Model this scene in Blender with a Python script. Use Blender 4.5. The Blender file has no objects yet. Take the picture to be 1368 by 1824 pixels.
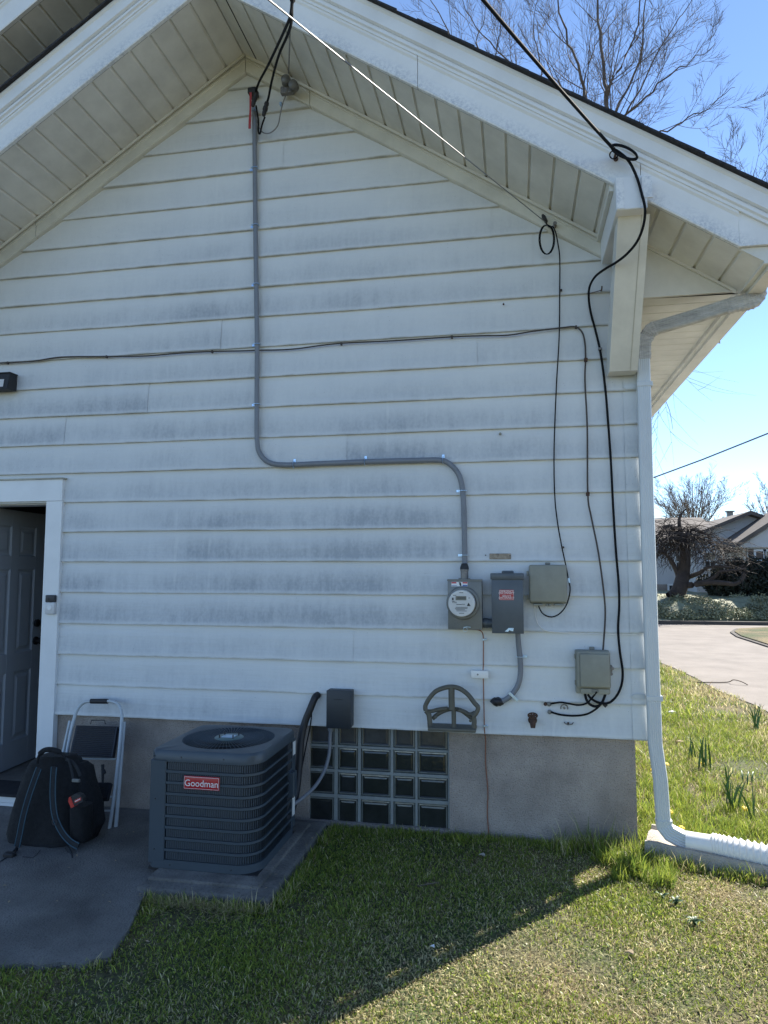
import bpy, bmesh, math, random
import numpy as np
from mathutils import Vector, Matrix
random.seed(7); rng = np.random.default_rng(7)
SC = bpy.context.scene; COL = SC.collection
R = math.radians

# ---------------------------------------------------------------- camera
CAM = Vector((0.0, -4.2215, 1.5658)); YAW, PIT, ROL, FPX = 0.18858, 0.08393, 0.00095, 1230.0
cd = bpy.data.cameras.new('camera'); cam = bpy.data.objects.new('camera', cd); COL.objects.link(cam)
cd.sensor_fit = 'VERTICAL'; cd.sensor_height = 36.0; cd.lens = FPX / 1824 * 36.0
cd.clip_start = 0.05; cd.clip_end = 2000
ROT = Matrix.Rotation(YAW, 3, 'Z') @ Matrix.Rotation(math.pi / 2 + PIT, 3, 'X') @ Matrix.Rotation(ROL, 3, 'Z')
cam.matrix_world = Matrix.Translation(CAM) @ ROT.to_4x4()
SC.camera = cam
# ---------------------------------------------------------------- light
SUN_AZ = math.atan2(0.641, 0.767)          # sun stands behind the house, to the right
SUN_EL = R(40)
w = bpy.data.worlds.new('World'); SC.world = w; w.use_nodes = True
nt = w.node_tree; nt.nodes.clear()
sky = nt.nodes.new('ShaderNodeTexSky'); sky.sky_type = 'NISHITA'; sky.sun_disc = False
sky.sun_elevation = SUN_EL; sky.sun_rotation = SUN_AZ; sky.altitude = 2500; sky.air_density = 1.0; sky.dust_density = 0.0; sky.ozone_density = 2.8
bg = nt.nodes.new('ShaderNodeBackground'); bg.inputs['Strength'].default_value = 0.103
wo = nt.nodes.new('ShaderNodeOutputWorld')
nt.links.new(sky.outputs[0], bg.inputs[0]); nt.links.new(bg.outputs[0], wo.inputs[0])
sd = bpy.data.lights.new('sun', 'SUN'); sd.energy = 5.0; sd.angle = R(0.53); sd.color = (1.0, 0.94, 0.84)
sun = bpy.data.objects.new('sun', sd); COL.objects.link(sun)
tos = Vector((0.641, 0.767, 0)).normalized() * math.cos(SUN_EL) + Vector((0, 0, math.sin(SUN_EL)))
sun.rotation_euler = tos.to_track_quat('Z', 'Y').to_euler(); sun.location = tos * 50
SC.view_settings.view_transform = 'Standard'; SC.view_settings.look = 'None'
SC.view_settings.exposure = 1.38; SC.view_settings.gamma = 1.0; SC.view_settings.use_curve_mapping = False
SC.render.engine = 'CYCLES'
SC.cycles.max_bounces = 8; SC.cycles.transparent_max_bounces = 12

# ---------------------------------------------------------------- measuring helpers
def ray(px, py):
    return (ROT @ Vector(((px - 684) / FPX, -(py - 912) / FPX, -1.0)))
def at(px, py, y):                      # point of the photograph on the plane at depth y
    d = ray(px, py); return CAM + d * ((y - CAM.y) / d.y)
def gat(px, py, z=0.0):                 # ... on a level plane at height z
    d = ray(px, py); return CAM + d * ((z - CAM.z) / d.z)
def on(px, py, p0, n):
    d = ray(px, py); return CAM + d * ((Vector(p0) - CAM).dot(Vector(n)) / d.dot(Vector(n)))
def path(pts, y=None):                  # [(px,py[,y])] -> points
    return [at(p[0], p[1], p[2] if len(p) > 2 else y) for p in pts]

# ---------------------------------------------------------------- mesh helpers
MATS = {}
class M:
    def __init__(s): s.v = []; s.f = []; s.m = []; s.uv = None
    def add(s, vs, fs, mi=0):
        b = len(s.v); s.v += [Vector(p) for p in vs]
        for f in fs: s.f.append([i + b for i in f]); s.m.append(mi)
        return s
    def box(s, x0, x1, y0, y1, z0, z1, mi=0):
        return s.add([(x0,y0,z0),(x1,y0,z0),(x1,y1,z0),(x0,y1,z0),(x0,y0,z1),(x1,y0,z1),(x1,y1,z1),(x0,y1,z1)],
                     [(3,2,1,0),(4,5,6,7),(0,1,5,4),(1,2,6,5),(2,3,7,6),(3,0,4,7)], mi)
    def rbox(s, x0, x1, y0, y1, z0, z1, r=0.004, seg=2, mi=0, mat=None):
        bm = bmesh.new(); bmesh.ops.create_cube(bm, size=1.0)
        for v in bm.verts: v.co = Vector((x0 + (v.co.x + .5) * (x1 - x0), y0 + (v.co.y + .5) * (y1 - y0), z0 + (v.co.z + .5) * (z1 - z0)))
        bmesh.ops.bevel(bm, geom=list(bm.edges), offset=r, segments=seg, profile=0.5, affect='EDGES')
        if mat is not None: bmesh.ops.transform(bm, matrix=mat, verts=list(bm.verts))
        bm.verts.index_update()
        s.add([v.co.copy() for v in bm.verts], [[v.index for v in f.verts] for f in bm.faces], mi); bm.free(); return s
    def tube(s, pts, r, n=8, cap=True, mi=0, flat=None):
        pts = [Vector(p) for p in pts]
        rs = r if isinstance(r, (list, tuple)) else [r] * len(pts)
        up = None; b = len(s.v); N = len(pts)
        for i, p in enumerate(pts):
            t = (pts[min(i + 1, N - 1)] - pts[max(i - 1, 0)])
            if t.length < 1e-9: t = Vector((0, 0, 1))
            t.normalize()
            if up is None:
                up = Vector((0, 1, 0)) if abs(t.y) < .9 else Vector((1, 0, 0))
            a = (up - t * up.dot(t))
            if a.length < 1e-6: a = t.orthogonal()
            a.normalize(); c = t.cross(a); up = a
            fa, fc = (1, 1) if flat is None else flat
            for k in range(n):
                th = 2 * math.pi * (k + .5) / n
                s.v.append(p + (a * math.cos(th) * fa + c * math.sin(th) * fc) * rs[i])
        for i in range(N - 1):
            for k in range(n):
                k2 = (k + 1) % n
                s.f.append([b + i*n + k, b + i*n + k2, b + (i+1)*n + k2, b + (i+1)*n + k]); s.m.append(mi)
        if cap:
            s.f.append([b + k for k in range(n)][::-1]); s.m.append(mi)
            s.f.append([b + (N-1)*n + k for k in range(n)]); s.m.append(mi)
        return s
    def prism(s, poly, d0, d1, axis='y', mi=0):   # polygon extruded along an axis; poly in the other two coordinates
        def P(a, b, d):
            return {'y': (a, d, b), 'x': (d, a, b), 'z': (a, b, d)}[axis]
        n = len(poly)
        vs = [P(a, b, d0) for a, b in poly] + [P(a, b, d1) for a, b in poly]
        fs = [list(range(n)), list(range(2*n - 1, n - 1, -1))] + [[i, i + n, (i+1) % n + n, (i+1) % n] for i in range(n)]
        return s.add(vs, fs, mi)
    def lathe(s, c, axis, prof, n=24, mi=0):      # prof [(distance along axis, radius)]
        c = Vector(c); ax = Vector(axis).normalized(); a = ax.orthogonal().normalized(); e = ax.cross(a); b = len(s.v)
        for d, r in prof:
            for k in range(n):
                th = 2*math.pi*k/n; s.v.append(c + ax*d + (a*math.cos(th) + e*math.sin(th)) * max(r, 1e-5))
        for i in range(len(prof) - 1):
            for k in range(n):
                k2 = (k+1) % n; s.f.append([b+i*n+k, b+i*n+k2, b+(i+1)*n+k2, b+(i+1)*n+k]); s.m.append(mi)
        s.f.append([b+k for k in range(n)][::-1]); s.m.append(mi)
        s.f.append([b+(len(prof)-1)*n+k for k in range(n)]); s.m.append(mi)
        return s
    def build(s, name, mats, parent=None, smooth=False, label=None, kind=None, local=None, recalc=True):
        off = wloc(parent)
        o0 = Vector(local) if local is not None else off
        me = bpy.data.meshes.new(name)
        me.from_pydata([tuple(v - o0) for v in s.v], [], s.f)
        if not isinstance(mats, (list, tuple)): mats = [mats]
        for m in mats: me.materials.append(MATS[m])
        me.polygons.foreach_set('material_index', s.m)
        if recalc:
            bm = bmesh.new(); bm.from_mesh(me); bmesh.ops.recalc_face_normals(bm, faces=bm.faces); bm.to_mesh(me); bm.free()
        if smooth:
            me.polygons.foreach_set('use_smooth', [True] * len(me.polygons))
            me.set_sharp_from_angle(angle=R(42))
        o = bpy.data.objects.new(name, me); COL.objects.link(o)
        if parent is not None: o.parent = parent
        o.location = o0 - off if parent is not None else o0
        if label: o['label'] = label
        if kind: o['kind'] = kind
        return o
def wloc(p):
    v = Vector((0, 0, 0))
    while p is not None: v += Vector(p.location); p = p.parent
    return v
def thing(name, label, cat, loc, group=None):
    o = bpy.data.objects.new(name, None); COL.objects.link(o); o.location = loc; o.empty_display_size = .1
    o['label'] = label; o['category'] = cat
    if group: o['group'] = group
    return o
def tag(o, label, cat, group=None):
    o['label'] = label; o['category'] = cat
    if group: o['group'] = group
    return o
def inst(o, loc, parent=None, rot=None, scale=None):     # another object on the same mesh; loc in world
    c = o.copy(); COL.objects.link(c); c.parent = parent if parent is not None else o.parent
    c.location = Vector(loc) - wloc(c.parent)
    if rot is not None: c.rotation_euler = rot
    if scale is not None: c.scale = scale
    return c
def smoothpath(pts, k=6):
    pts = [Vector(p) for p in pts]; out = []
    for i in range(len(pts) - 1):
        p0 = pts[max(i-1, 0)]; p1 = pts[i]; p2 = pts[i+1]; p3 = pts[min(i+2, len(pts)-1)]
        for j in range(k):
            t = j / k
            out.append(.5 * ((2*p1) + (p2-p0)*t + (2*p0-5*p1+4*p2-p3)*t*t + (3*p1-p0-3*p2+p3)*t*t*t))
    out.append(pts[-1]); return out
def text_mesh(body, size, mat, parent, loc, name='lettering', rotx=90, rotz=0, extrude=.0006, align='CENTER', sx=1.0):
    cu = bpy.data.curves.new('t', 'FONT'); cu.body = body; cu.size = size; cu.extrude = extrude; cu.align_x = align; cu.align_y = 'CENTER'; cu.resolution_u = 3
    t = bpy.data.objects.new('t', cu); COL.objects.link(t)
    bpy.context.view_layer.update()
    me = bpy.data.meshes.new_from_object(t.evaluated_get(bpy.context.evaluated_depsgraph_get()))
    bpy.data.objects.remove(t); bpy.data.curves.remove(cu)
    me.materials.clear(); me.materials.append(MATS[mat])
    o = bpy.data.objects.new(name, me); COL.objects.link(o); o.parent = parent
    o.location = Vector(loc) - wloc(parent); o.rotation_euler = (R(rotx), 0, R(rotz)); o.scale = (sx, 1, 1)
    return o

# ---------------------------------------------------------------- materials
def mat(name, col, rough=.6, metal=0.0, var=0.0, vscale=8.0, bump=0.0, bscale=60.0, spec=.5, col2=None, speck=0.0, stretch=None, coat=0.0):
    m = bpy.data.materials.new(name); m.use_nodes = True; t = m.node_tree; b = t.nodes['Principled BSDF']
    b.inputs['Base Color'].default_value = (*col, 1); b.inputs['Roughness'].default_value = rough; b.inputs['Metallic'].default_value = metal
    b.inputs['Specular IOR Level'].default_value = spec; b.inputs['Coat Weight'].default_value = coat
    geo = t.nodes.new('ShaderNodeNewGeometry'); vec = geo.outputs['Position']
    if stretch:
        mp = t.nodes.new('ShaderNodeMapping'); mp.inputs['Scale'].default_value = stretch; t.links.new(vec, mp.inputs['Vector']); vec = mp.outputs[0]
    out = None
    if var > 0 or col2:
        n = t.nodes.new('ShaderNodeTexNoise'); n.inputs['Scale'].default_value = vscale; n.inputs['Detail'].default_value = 8; n.inputs['Roughness'].default_value = .62
        t.links.new(vec, n.inputs['Vector'])
        r = t.nodes.new('ShaderNodeMapRange'); r.inputs['From Min'].default_value = .32; r.inputs['From Max'].default_value = .68; t.links.new(n.outputs[0], r.inputs[0])
        mx = t.nodes.new('ShaderNodeMix'); mx.data_type = 'RGBA'; t.links.new(r.outputs[0], mx.inputs[0])
        c2 = col2 if col2 else tuple(c * (1 - var) for c in col); c1 = col if col2 else tuple(min(1, c * (1 + var * .6)) for c in col)
        mx.inputs[6].default_value = (*c1, 1); mx.inputs[7].default_value = (*c2, 1); out = mx.outputs[2]
        rr = t.nodes.new('ShaderNodeMapRange'); rr.inputs['To Min'].default_value = max(0, rough - .12); rr.inputs['To Max'].default_value = min(1, rough + .12)
        t.links.new(n.outputs[0], rr.inputs[0]); t.links.new(rr.outputs[0], b.inputs['Roughness'])
    if speck > 0:
        vo = t.nodes.new('ShaderNodeTexNoise'); vo.inputs['Scale'].default_value = bscale * 1.3; vo.inputs['Detail'].default_value = 3; t.links.new(geo.outputs['Position'], vo.inputs['Vector'])
        r2 = t.nodes.new('ShaderNodeMapRange'); r2.inputs['From Min'].default_value = .55; r2.inputs['From Max'].default_value = .7; r2.inputs['To Max'].default_value = speck
        t.links.new(vo.outputs[0], r2.inputs[0])
        m2 = t.nodes.new('ShaderNodeMix'); m2.data_type = 'RGBA'; t.links.new(r2.outputs[0], m2.inputs[0])
        if out: t.links.new(out, m2.inputs[6])
        else: m2.inputs[6].default_value = (*col, 1)
        m2.inputs[7].default_value = (*[c * .35 for c in col], 1); out = m2.outputs[2]
    if out: t.links.new(out, b.inputs['Base Color'])
    if bump > 0:
        n2 = t.nodes.new('ShaderNodeTexNoise'); n2.inputs['Scale'].default_value = bscale; n2.inputs['Detail'].default_value = 6; t.links.new(vec, n2.inputs['Vector'])
        bp = t.nodes.new('ShaderNodeBump'); bp.inputs['Strength'].default_value = bump; bp.inputs['Distance'].default_value = .01
        t.links.new(n2.outputs[0], bp.inputs['Height']); t.links.new(bp.outputs[0], b.inputs['Normal'])
    MATS[name] = m; return m

def siding_material():
    m = bpy.data.materials.new('siding'); m.use_nodes = True; t = m.node_tree; b = t.nodes['Principled BSDF']; L = t.links.new
    def N(k, **kw):
        n = t.nodes.new(k)
        for a, v in kw.items(): setattr(n, a, v)
        return n
    geo = N('ShaderNodeNewGeometry'); uv = N('ShaderNodeUVMap'); uv.uv_map = 'board'
    sep = N('ShaderNodeSeparateXYZ'); L(uv.outputs[0], sep.inputs[0])
    sp = N('ShaderNodeSeparateXYZ'); L(geo.outputs['Position'], sp.inputs[0])
    oi = N('ShaderNodeObjectInfo')
    def math_(op, a, c=None, clamp=False):
        n = N('ShaderNodeMath', operation=op); n.use_clamp = clamp
        for i, x in enumerate((a, c)):
            if x is None: continue
            if isinstance(x, (int, float)): n.inputs[i].default_value = x
            else: L(x, n.inputs[i])
        return n.outputs[0]
    def noise(scale, sc=None, det=5, rough=.6, src=None):
        v = geo.outputs['Position'] if src is None else src
        if sc:
            mp = N('ShaderNodeMapping'); mp.inputs['Scale'].default_value = sc; L(v, mp.inputs[0]); v = mp.outputs[0]
        n = N('ShaderNodeTexNoise'); n.inputs['Scale'].default_value = scale; n.inputs['Detail'].default_value = det; n.inputs['Roughness'].default_value = rough
        L(v, n.inputs['Vector']); return n.outputs[0]
    def mr(x, a, c, lo=0., hi=1., smooth=True):
        n = N('ShaderNodeMapRange'); n.inputs['From Min'].default_value = a; n.inputs['From Max'].default_value = c; n.inputs['To Min'].default_value = lo; n.inputs['To Max'].default_value = hi
        if smooth: n.interpolation_type = 'SMOOTHSTEP'
        L(x, n.inputs[0]); return n.outputs[0]
    def mix(f, a, c):
        n = N('ShaderNodeMix', data_type='RGBA')
        L(f, n.inputs[0])
        for i, x in ((6, a), (7, c)):
            if isinstance(x, tuple): n.inputs[i].default_value = (*x, 1)
            else: L(x, n.inputs[i])
        return n.outputs[2]
    # grime is heaviest in a broad patch left of centre, thin towards the right end and the peak
    dx = math_('DIVIDE', math_('ADD', sp.outputs[0], 1.7), 1.9); dz = math_('DIVIDE', math_('SUBTRACT', sp.outputs[2], 2.0), 1.35)
    r2 = math_('ADD', math_('MULTIPLY', dx, dx), math_('MULTIPLY', dz, dz))
    patch = mr(r2, 0.05, 2.6, .9, 0.30)
    big = mr(noise(.9, det=6), .35, .65, .35, 1.0)
    vprof = math_('MULTIPLY', mr(sep.outputs[1], 0.02, .16, .35, 1.0), mr(sep.outputs[1], .25, .98, 1.0, .12))  # board's bulge shading painted in with the grime: darker low, lighter towards the top
    streak = mr(noise(22, (1, 1, .16), 6, .65), .30, .72, .62, 1.0)
    grain = mr(noise(60, (1, 1, .8), 5), .3, .7, .72, 1.0)
    band = mr(noise(7, (1, 1, 6), 4), .3, .7, .55, 1.0)
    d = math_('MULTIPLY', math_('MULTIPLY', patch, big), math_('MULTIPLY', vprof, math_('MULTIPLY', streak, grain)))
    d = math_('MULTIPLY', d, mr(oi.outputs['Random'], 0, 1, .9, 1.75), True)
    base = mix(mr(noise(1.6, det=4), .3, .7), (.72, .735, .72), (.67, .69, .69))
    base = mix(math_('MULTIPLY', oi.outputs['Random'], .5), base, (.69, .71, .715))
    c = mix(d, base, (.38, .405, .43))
    # soft chalky drips and dark line of dirt sitting on the lip
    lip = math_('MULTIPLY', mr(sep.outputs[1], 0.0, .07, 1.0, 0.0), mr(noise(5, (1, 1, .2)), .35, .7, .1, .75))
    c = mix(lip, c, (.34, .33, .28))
    vo = N('ShaderNodeTexVoronoi'); vo.inputs['Scale'].default_value = 42; L(geo.outputs['Position'], vo.inputs['Vector'])
    sel = mr(noise(3.2, det=3), .5, .66)
    sp1 = math_('MULTIPLY', mr(vo.outputs['Distance'], .05, .11, 1.0, 0.0), sel)
    c = mix(math_('MULTIPLY', sp1, .6), c, (.12, .12, .12))
    drip = math_('MULTIPLY', mr(noise(16, (1, 1, .05), 3, .5), .62, .74), mr(noise(1.7), .45, .6, 0, .38))
    c = mix(drip, c, (.74, .75, .73))
    scuff = math_('MULTIPLY', mr(noise(9, (.35, 1, 5), 6, .75), .66, .74), mr(noise(1.2), .5, .62, 0, .7))
    c = mix(scuff, c, (.2, .21, .23))
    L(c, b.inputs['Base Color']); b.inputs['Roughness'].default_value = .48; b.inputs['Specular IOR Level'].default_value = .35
    h = noise(1.0, (1.1, 1, 14), 3); h2 = noise(260, (1, 1, .2), 2)
    bp = N('ShaderNodeBump'); bp.inputs['Strength'].default_value = .5; bp.inputs['Distance'].default_value = .012; L(h, bp.inputs['Height'])
    bp2 = N('ShaderNodeBump'); bp2.inputs['Strength'].default_value = .25; bp2.inputs['Distance'].default_value = .001; L(h2, bp2.inputs['Height']); L(bp.outputs[0], bp2.inputs['Normal'])
    L(bp2.outputs[0], b.inputs['Normal'])
    MATS['siding'] = m
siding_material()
mat('soffit', (.66, .65, .60), .5, var=.16, vscale=3.5, bump=.1, bscale=30)
mat('soffit_mould', (.44, .42, .35), .6, var=.35, vscale=4.5)
mat('fascia', (.78, .79, .78), .38, var=.08, vscale=3, bump=.12, bscale=5, speck=.0)
def weathered_fascia():
    m = MATS['fascia']; t = m.node_tree; b = t.nodes['Principled BSDF']; L = t.links.new
    src = b.inputs['Base Color'].links[0].from_socket
    geo = t.nodes.new('ShaderNodeNewGeometry'); uv = t.nodes.new('ShaderNodeUVMap'); uv.uv_map = 'board'
    sep = t.nodes.new('ShaderNodeSeparateXYZ'); L(uv.outputs[0], sep.inputs[0])
    n1 = t.nodes.new('ShaderNodeTexNoise'); n1.inputs['Scale'].default_value = 48; n1.inputs['Detail'].default_value = 5; n1.inputs['Roughness'].default_value = .7; L(geo.outputs['Position'], n1.inputs[0])
    n2 = t.nodes.new('ShaderNodeTexNoise'); n2.inputs['Scale'].default_value = 3.3; n2.inputs['Detail'].default_value = 5; L(geo.outputs['Position'], n2.inputs[0])
    a = t.nodes.new('ShaderNodeMapRange'); a.inputs[1].default_value = .42; a.inputs[2].default_value = .60; L(n1.outputs[0], a.inputs[0])
    c = t.nodes.new('ShaderNodeMapRange'); c.inputs[1].default_value = .34; c.inputs[2].default_value = .56; L(n2.outputs[0], c.inputs[0])
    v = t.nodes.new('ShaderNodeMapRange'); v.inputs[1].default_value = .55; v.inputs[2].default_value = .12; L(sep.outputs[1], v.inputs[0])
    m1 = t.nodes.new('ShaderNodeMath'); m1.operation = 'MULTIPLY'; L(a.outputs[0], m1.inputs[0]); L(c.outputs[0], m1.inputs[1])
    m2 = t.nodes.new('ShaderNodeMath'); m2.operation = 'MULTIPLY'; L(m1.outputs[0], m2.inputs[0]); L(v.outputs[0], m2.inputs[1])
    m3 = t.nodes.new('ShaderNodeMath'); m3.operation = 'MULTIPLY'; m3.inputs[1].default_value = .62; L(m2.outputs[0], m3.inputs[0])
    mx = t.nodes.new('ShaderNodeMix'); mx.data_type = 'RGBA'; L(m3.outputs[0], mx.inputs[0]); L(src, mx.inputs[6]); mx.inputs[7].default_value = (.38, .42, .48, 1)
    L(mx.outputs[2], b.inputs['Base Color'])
weathered_fascia()
mat('trim_cream', (.67, .66, .60), .5, var=.12, vscale=5)
mat('frieze', (.66, .65, .58), .48, var=.14, vscale=4, bump=.25, bscale=2.5)
mat('white_paint', (.74, .76, .77), .35, var=.05, vscale=6)
mat('door_paint', (.45, .48, .52), .35, var=.04, vscale=6)
mat('shingle', (.035, .036, .042), .95, var=.4, vscale=40, bump=.8, bscale=200)
mat('stucco', (.37, .32, .28), .95, var=.30, vscale=3.5, bump=1.0, bscale=110, speck=.85)
mat('concrete', (.158, .152, .142), .92, var=.45, vscale=2.6, bump=1.0, bscale=120, speck=.75)
mat('pad_concrete', (.15, .145, .135), .95, var=.45, vscale=7, bump=.9, bscale=70, speck=.6)
mat('splash_concrete', (.42, .38, .32), .95, var=.2, vscale=9, bump=.8, bscale=120, speck=.3)
mat('dark_inside', (.02, .02, .022), .9)
mat('inside_wall', (.16, .15, .14), .9)
mat('inside_floor', (.26, .23, .20), .7, var=.2, vscale=8)
mat('sheathing', (.12, .11, .10), .9)
mat('mortar', (.27, .29, .28), .85, var=.15, vscale=12, bump=.3, bscale=120)
mat('ac_paint', (.052, .070, .088), .42, var=.10, vscale=6, bump=.05, bscale=100)
mat('ac_dark', (.010, .011, .013), .6)
mat('ac_louver', (.050, .066, .084), .45)
mat('shutoff_black', (.018, .024, .032), .45)
mat('ac_hub', (.11, .18, .19), .35, metal=.3)
mat('badge_red', (.42, .02, .025), .3)
mat('label_white', (.78, .78, .76), .45)
mat('label_silver', (.6, .6, .6), .35)
mat('label_blue', (.08, .16, .4), .45)
mat('label_red', (.55, .04, .05), .45)
mat('label_dark', (.03, .03, .035), .5)
mat('black_rubber', (.018, .018, .02), .55)
mat('black_cable', (.010, .011, .013), .75, spec=.12)
mat('brown_cable', (.055, .042, .036), .6)
mat('grey_cable', (.18, .195, .22), .45, var=.06, vscale=14)
mat('galvanised', (.50, .66, .85), .3, metal=.85)  # blue of the reflected sky is mixed into the metal's base colour
mat('bare_wire', (.16, .16, .16), .5, metal=.2)
mat('old_metal', (.22, .21, .2), .5, metal=.6, var=.3, vscale=60)
mat('copper', (.30, .13, .08), .5, metal=.4, var=.25, vscale=50)
mat('meter_grey', (.18, .185, .175), .42, metal=.15, var=.14, vscale=10)
mat('switch_grey', (.085, .10, .115), .42, metal=.1, var=.16, vscale=6)
mat('box_beige', (.265, .262, .215), .55, var=.14, vscale=9)
mat('hanger_green', (.105, .10, .078), .5, var=.12, vscale=20)
mat('rusty', (.085, .045, .03), .85, var=.4, vscale=90, bump=.6, bscale=200)
mat('stain', (.34, .28, .21), .9, var=.4, vscale=60)
mat('rust_red', (.36, .02, .02), .45)
mat('insulator', (.13, .13, .125), .35, var=.2, vscale=40)
mat('downspout', (.56, .59, .60), .38, metal=.05, var=.06, vscale=5)
mat('elbow_grey', (.47, .465, .45), .6, var=.3, vscale=14, stretch=(1, 1, 3))
mat('plastic_white', (.80, .79, .76), .38, var=.04, vscale=12)
mat('fabric_black', (.007, .008, .010), .85, var=.35, vscale=40, bump=.5, bscale=300)
mat('fabric_strap', (.014, .017, .022), .8, var=.2, vscale=60, bump=.4, bscale=400)
mat('piping_teal', (.035, .09, .13), .6)
mat('tape_red', (.50, .03, .02), .4)
mat('ladder_white', (.5, .54, .56), .3, var=.06, vscale=10)
mat('ladder_step', (.012, .013, .018), .35, var=.2, vscale=50)
mat('rubber_mat', (.02, .02, .022), .9)
mat('bark', (.10, .078, .066), .9, var=.35, vscale=6, bump=.6, bscale=25)
mat('bark_pale', (.16, .125, .105), .9, var=.3, vscale=6)
mat('bark_dark', (.05, .038, .032), .9, var=.35, vscale=5, bump=.6, bscale=20)
mat('house_white', (.55, .56, .57), .7, var=.08, vscale=1.5)
mat('roof_far', (.12, .105, .095), .95, var=.25, vscale=1.8, bump=.3, bscale=12)
mat('brick_far', (.16, .12, .10), .9, var=.3, vscale=6)
mat('pane', (.05, .055, .06), .1)
mat('bush', (.018, .026, .016), .8, var=.3, vscale=5)
mat('ivy', (.27, .28, .17), .7, var=.5, vscale=3.5, bump=.9, bscale=14)
mat('road', (.205, .182, .163), .95, var=.16, vscale=1.6, bump=.4, bscale=60, speck=.15)
mat('kerb', (.08, .072, .065), .95, var=.25, vscale=3)
mat('leaf_green', (.045, .12, .03), .5, var=.25, vscale=30)
mat('leaf_weed', (.06, .11, .045), .55, var=.3, vscale=30)
mat('dandelion', (.85, .55, .01), .6)
mat('stick', (.11, .085, .065), .9)
mat('paper', (.75, .76, .78), .8)
mat('dry_leaf', (.32, .25, .16), .9)
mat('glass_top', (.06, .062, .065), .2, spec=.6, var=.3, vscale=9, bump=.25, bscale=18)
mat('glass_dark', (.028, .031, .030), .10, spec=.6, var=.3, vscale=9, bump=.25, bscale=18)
mat('glass_rim', (.165, .18, .17), .16, spec=.8, var=.25, vscale=14, bump=.15, bscale=25)
def glass_mat():
    m = bpy.data.materials.new('glass'); m.use_nodes = True; b = m.node_tree.nodes['Principled BSDF']
    b.inputs['Base Color'].default_value = (.62, .74, .72, 1); b.inputs['Transmission Weight'].default_value = .82; b.inputs['Roughness'].default_value = .06; b.inputs['IOR'].default_value = 1.5
    t = m.node_tree; g = t.nodes.new('ShaderNodeNewGeometry'); n = t.nodes.new('ShaderNodeTexNoise'); n.inputs['Scale'].default_value = 22; n.inputs['Detail'].default_value = 2; t.links.new(g.outputs['Position'], n.inputs[0])
    bp = t.nodes.new('ShaderNodeBump'); bp.inputs['Strength'].default_value = .35; bp.inputs['Distance'].default_value = .01; t.links.new(n.outputs[0], bp.inputs['Height']); t.links.new(bp.outputs[0], b.inputs['Normal'])
    MATS['glass'] = m
    m = bpy.data.materials.new('meter_glass'); m.use_nodes = True; b = m.node_tree.nodes['Principled BSDF']
    b.inputs['Base Color'].default_value = (1, 1, 1, 1); b.inputs['Transmission Weight'].default_value = 1; b.inputs['Roughness'].default_value = .02; b.inputs['IOR'].default_value = 1.15
    MATS['meter_glass'] = m
glass_mat()
def attr_mat(name, rough=.65, trans=.25):
    m = bpy.data.materials.new(name); m.use_nodes = True; t = m.node_tree; b = t.nodes['Principled BSDF']
    a = t.nodes.new('ShaderNodeAttribute'); a.attribute_name = 'col'; t.links.new(a.outputs[0], b.inputs['Base Color']); b.inputs['Roughness'].default_value = rough
    b.inputs['Specular IOR Level'].default_value = .3
    tr = t.nodes.new('ShaderNodeBsdfTranslucent'); t.links.new(a.outputs[0], tr.inputs[0]); mx = t.nodes.new('ShaderNodeMixShader'); mx.inputs[0].default_value = trans
    t.links.new(b.outputs[0], mx.inputs[1]); t.links.new(tr.outputs[0], mx.inputs[2]); t.links.new(mx.outputs[0], t.nodes['Material Output'].inputs[0])
    MATS[name] = m
attr_mat('blades', .42, .42)
def ground_mat():
    m = bpy.data.materials.new('turf'); m.use_nodes = True; t = m.node_tree; b = t.nodes['Principled BSDF']; L = t.links.new
    g = t.nodes.new('ShaderNodeNewGeometry')
    def nz(s, d=6):
        n = t.nodes.new('ShaderNodeTexNoise'); n.inputs['Scale'].default_value = s; n.inputs['Detail'].default_value = d; L(g.outputs['Position'], n.inputs[0]); return n.outputs[0]
    def rmp(x, stops):
        r = t.nodes.new('ShaderNodeValToRGB'); e = r.color_ramp.elements
        e[0].position, e[0].color = stops[0][0], (*stops[0][1], 1); e[1].position, e[1].color = stops[-1][0], (*stops[-1][1], 1)
        for p, c in stops[1:-1]: k = e.new(p); k.color = (*c, 1)
        L(x, r.inputs[0]); return r.outputs[0]
    a = rmp(nz(1.4), [(.35, (.07, .10, .03)), (.5, (.11, .105, .05)), (.65, (.24, .19, .10))])
    c = rmp(nz(45), [(.3, (.35, .33, .3)), (.7, (1.25, 1.25, 1.2))])
    mx = t.nodes.new('ShaderNodeMix'); mx.data_type = 'RGBA'; mx.blend_type = 'MULTIPLY'; mx.inputs[0].default_value = 1; L(a, mx.inputs[6]); L(c, mx.inputs[7]); L(mx.outputs[2], b.inputs['Base Color'])
    b.inputs['Roughness'].default_value = .95
    bp = t.nodes.new('ShaderNodeBump'); bp.inputs['Strength'].default_value = 1; bp.inputs['Distance'].default_value = .02; L(nz(60), bp.inputs['Height']); L(bp.outputs[0], b.inputs['Normal'])
    MATS['turf'] = m
ground_mat()
# ================================================================ SETTING
XP, ZP, SL = -1.768, 5.073, 0.656        # gable peak of the soffit line and the pitch
def zs(x): return ZP - SL * abs(x - XP)
WX = 0.70                                # right wall corner
G = M(); 
G.add([(-300, -300, -.004), (500, -300, -.004), (500, 700, -.004), (-300, 700, -.004)], [(0, 1, 2, 3)])
gr = G.build('ground', 'turf', kind='structure')

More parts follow.
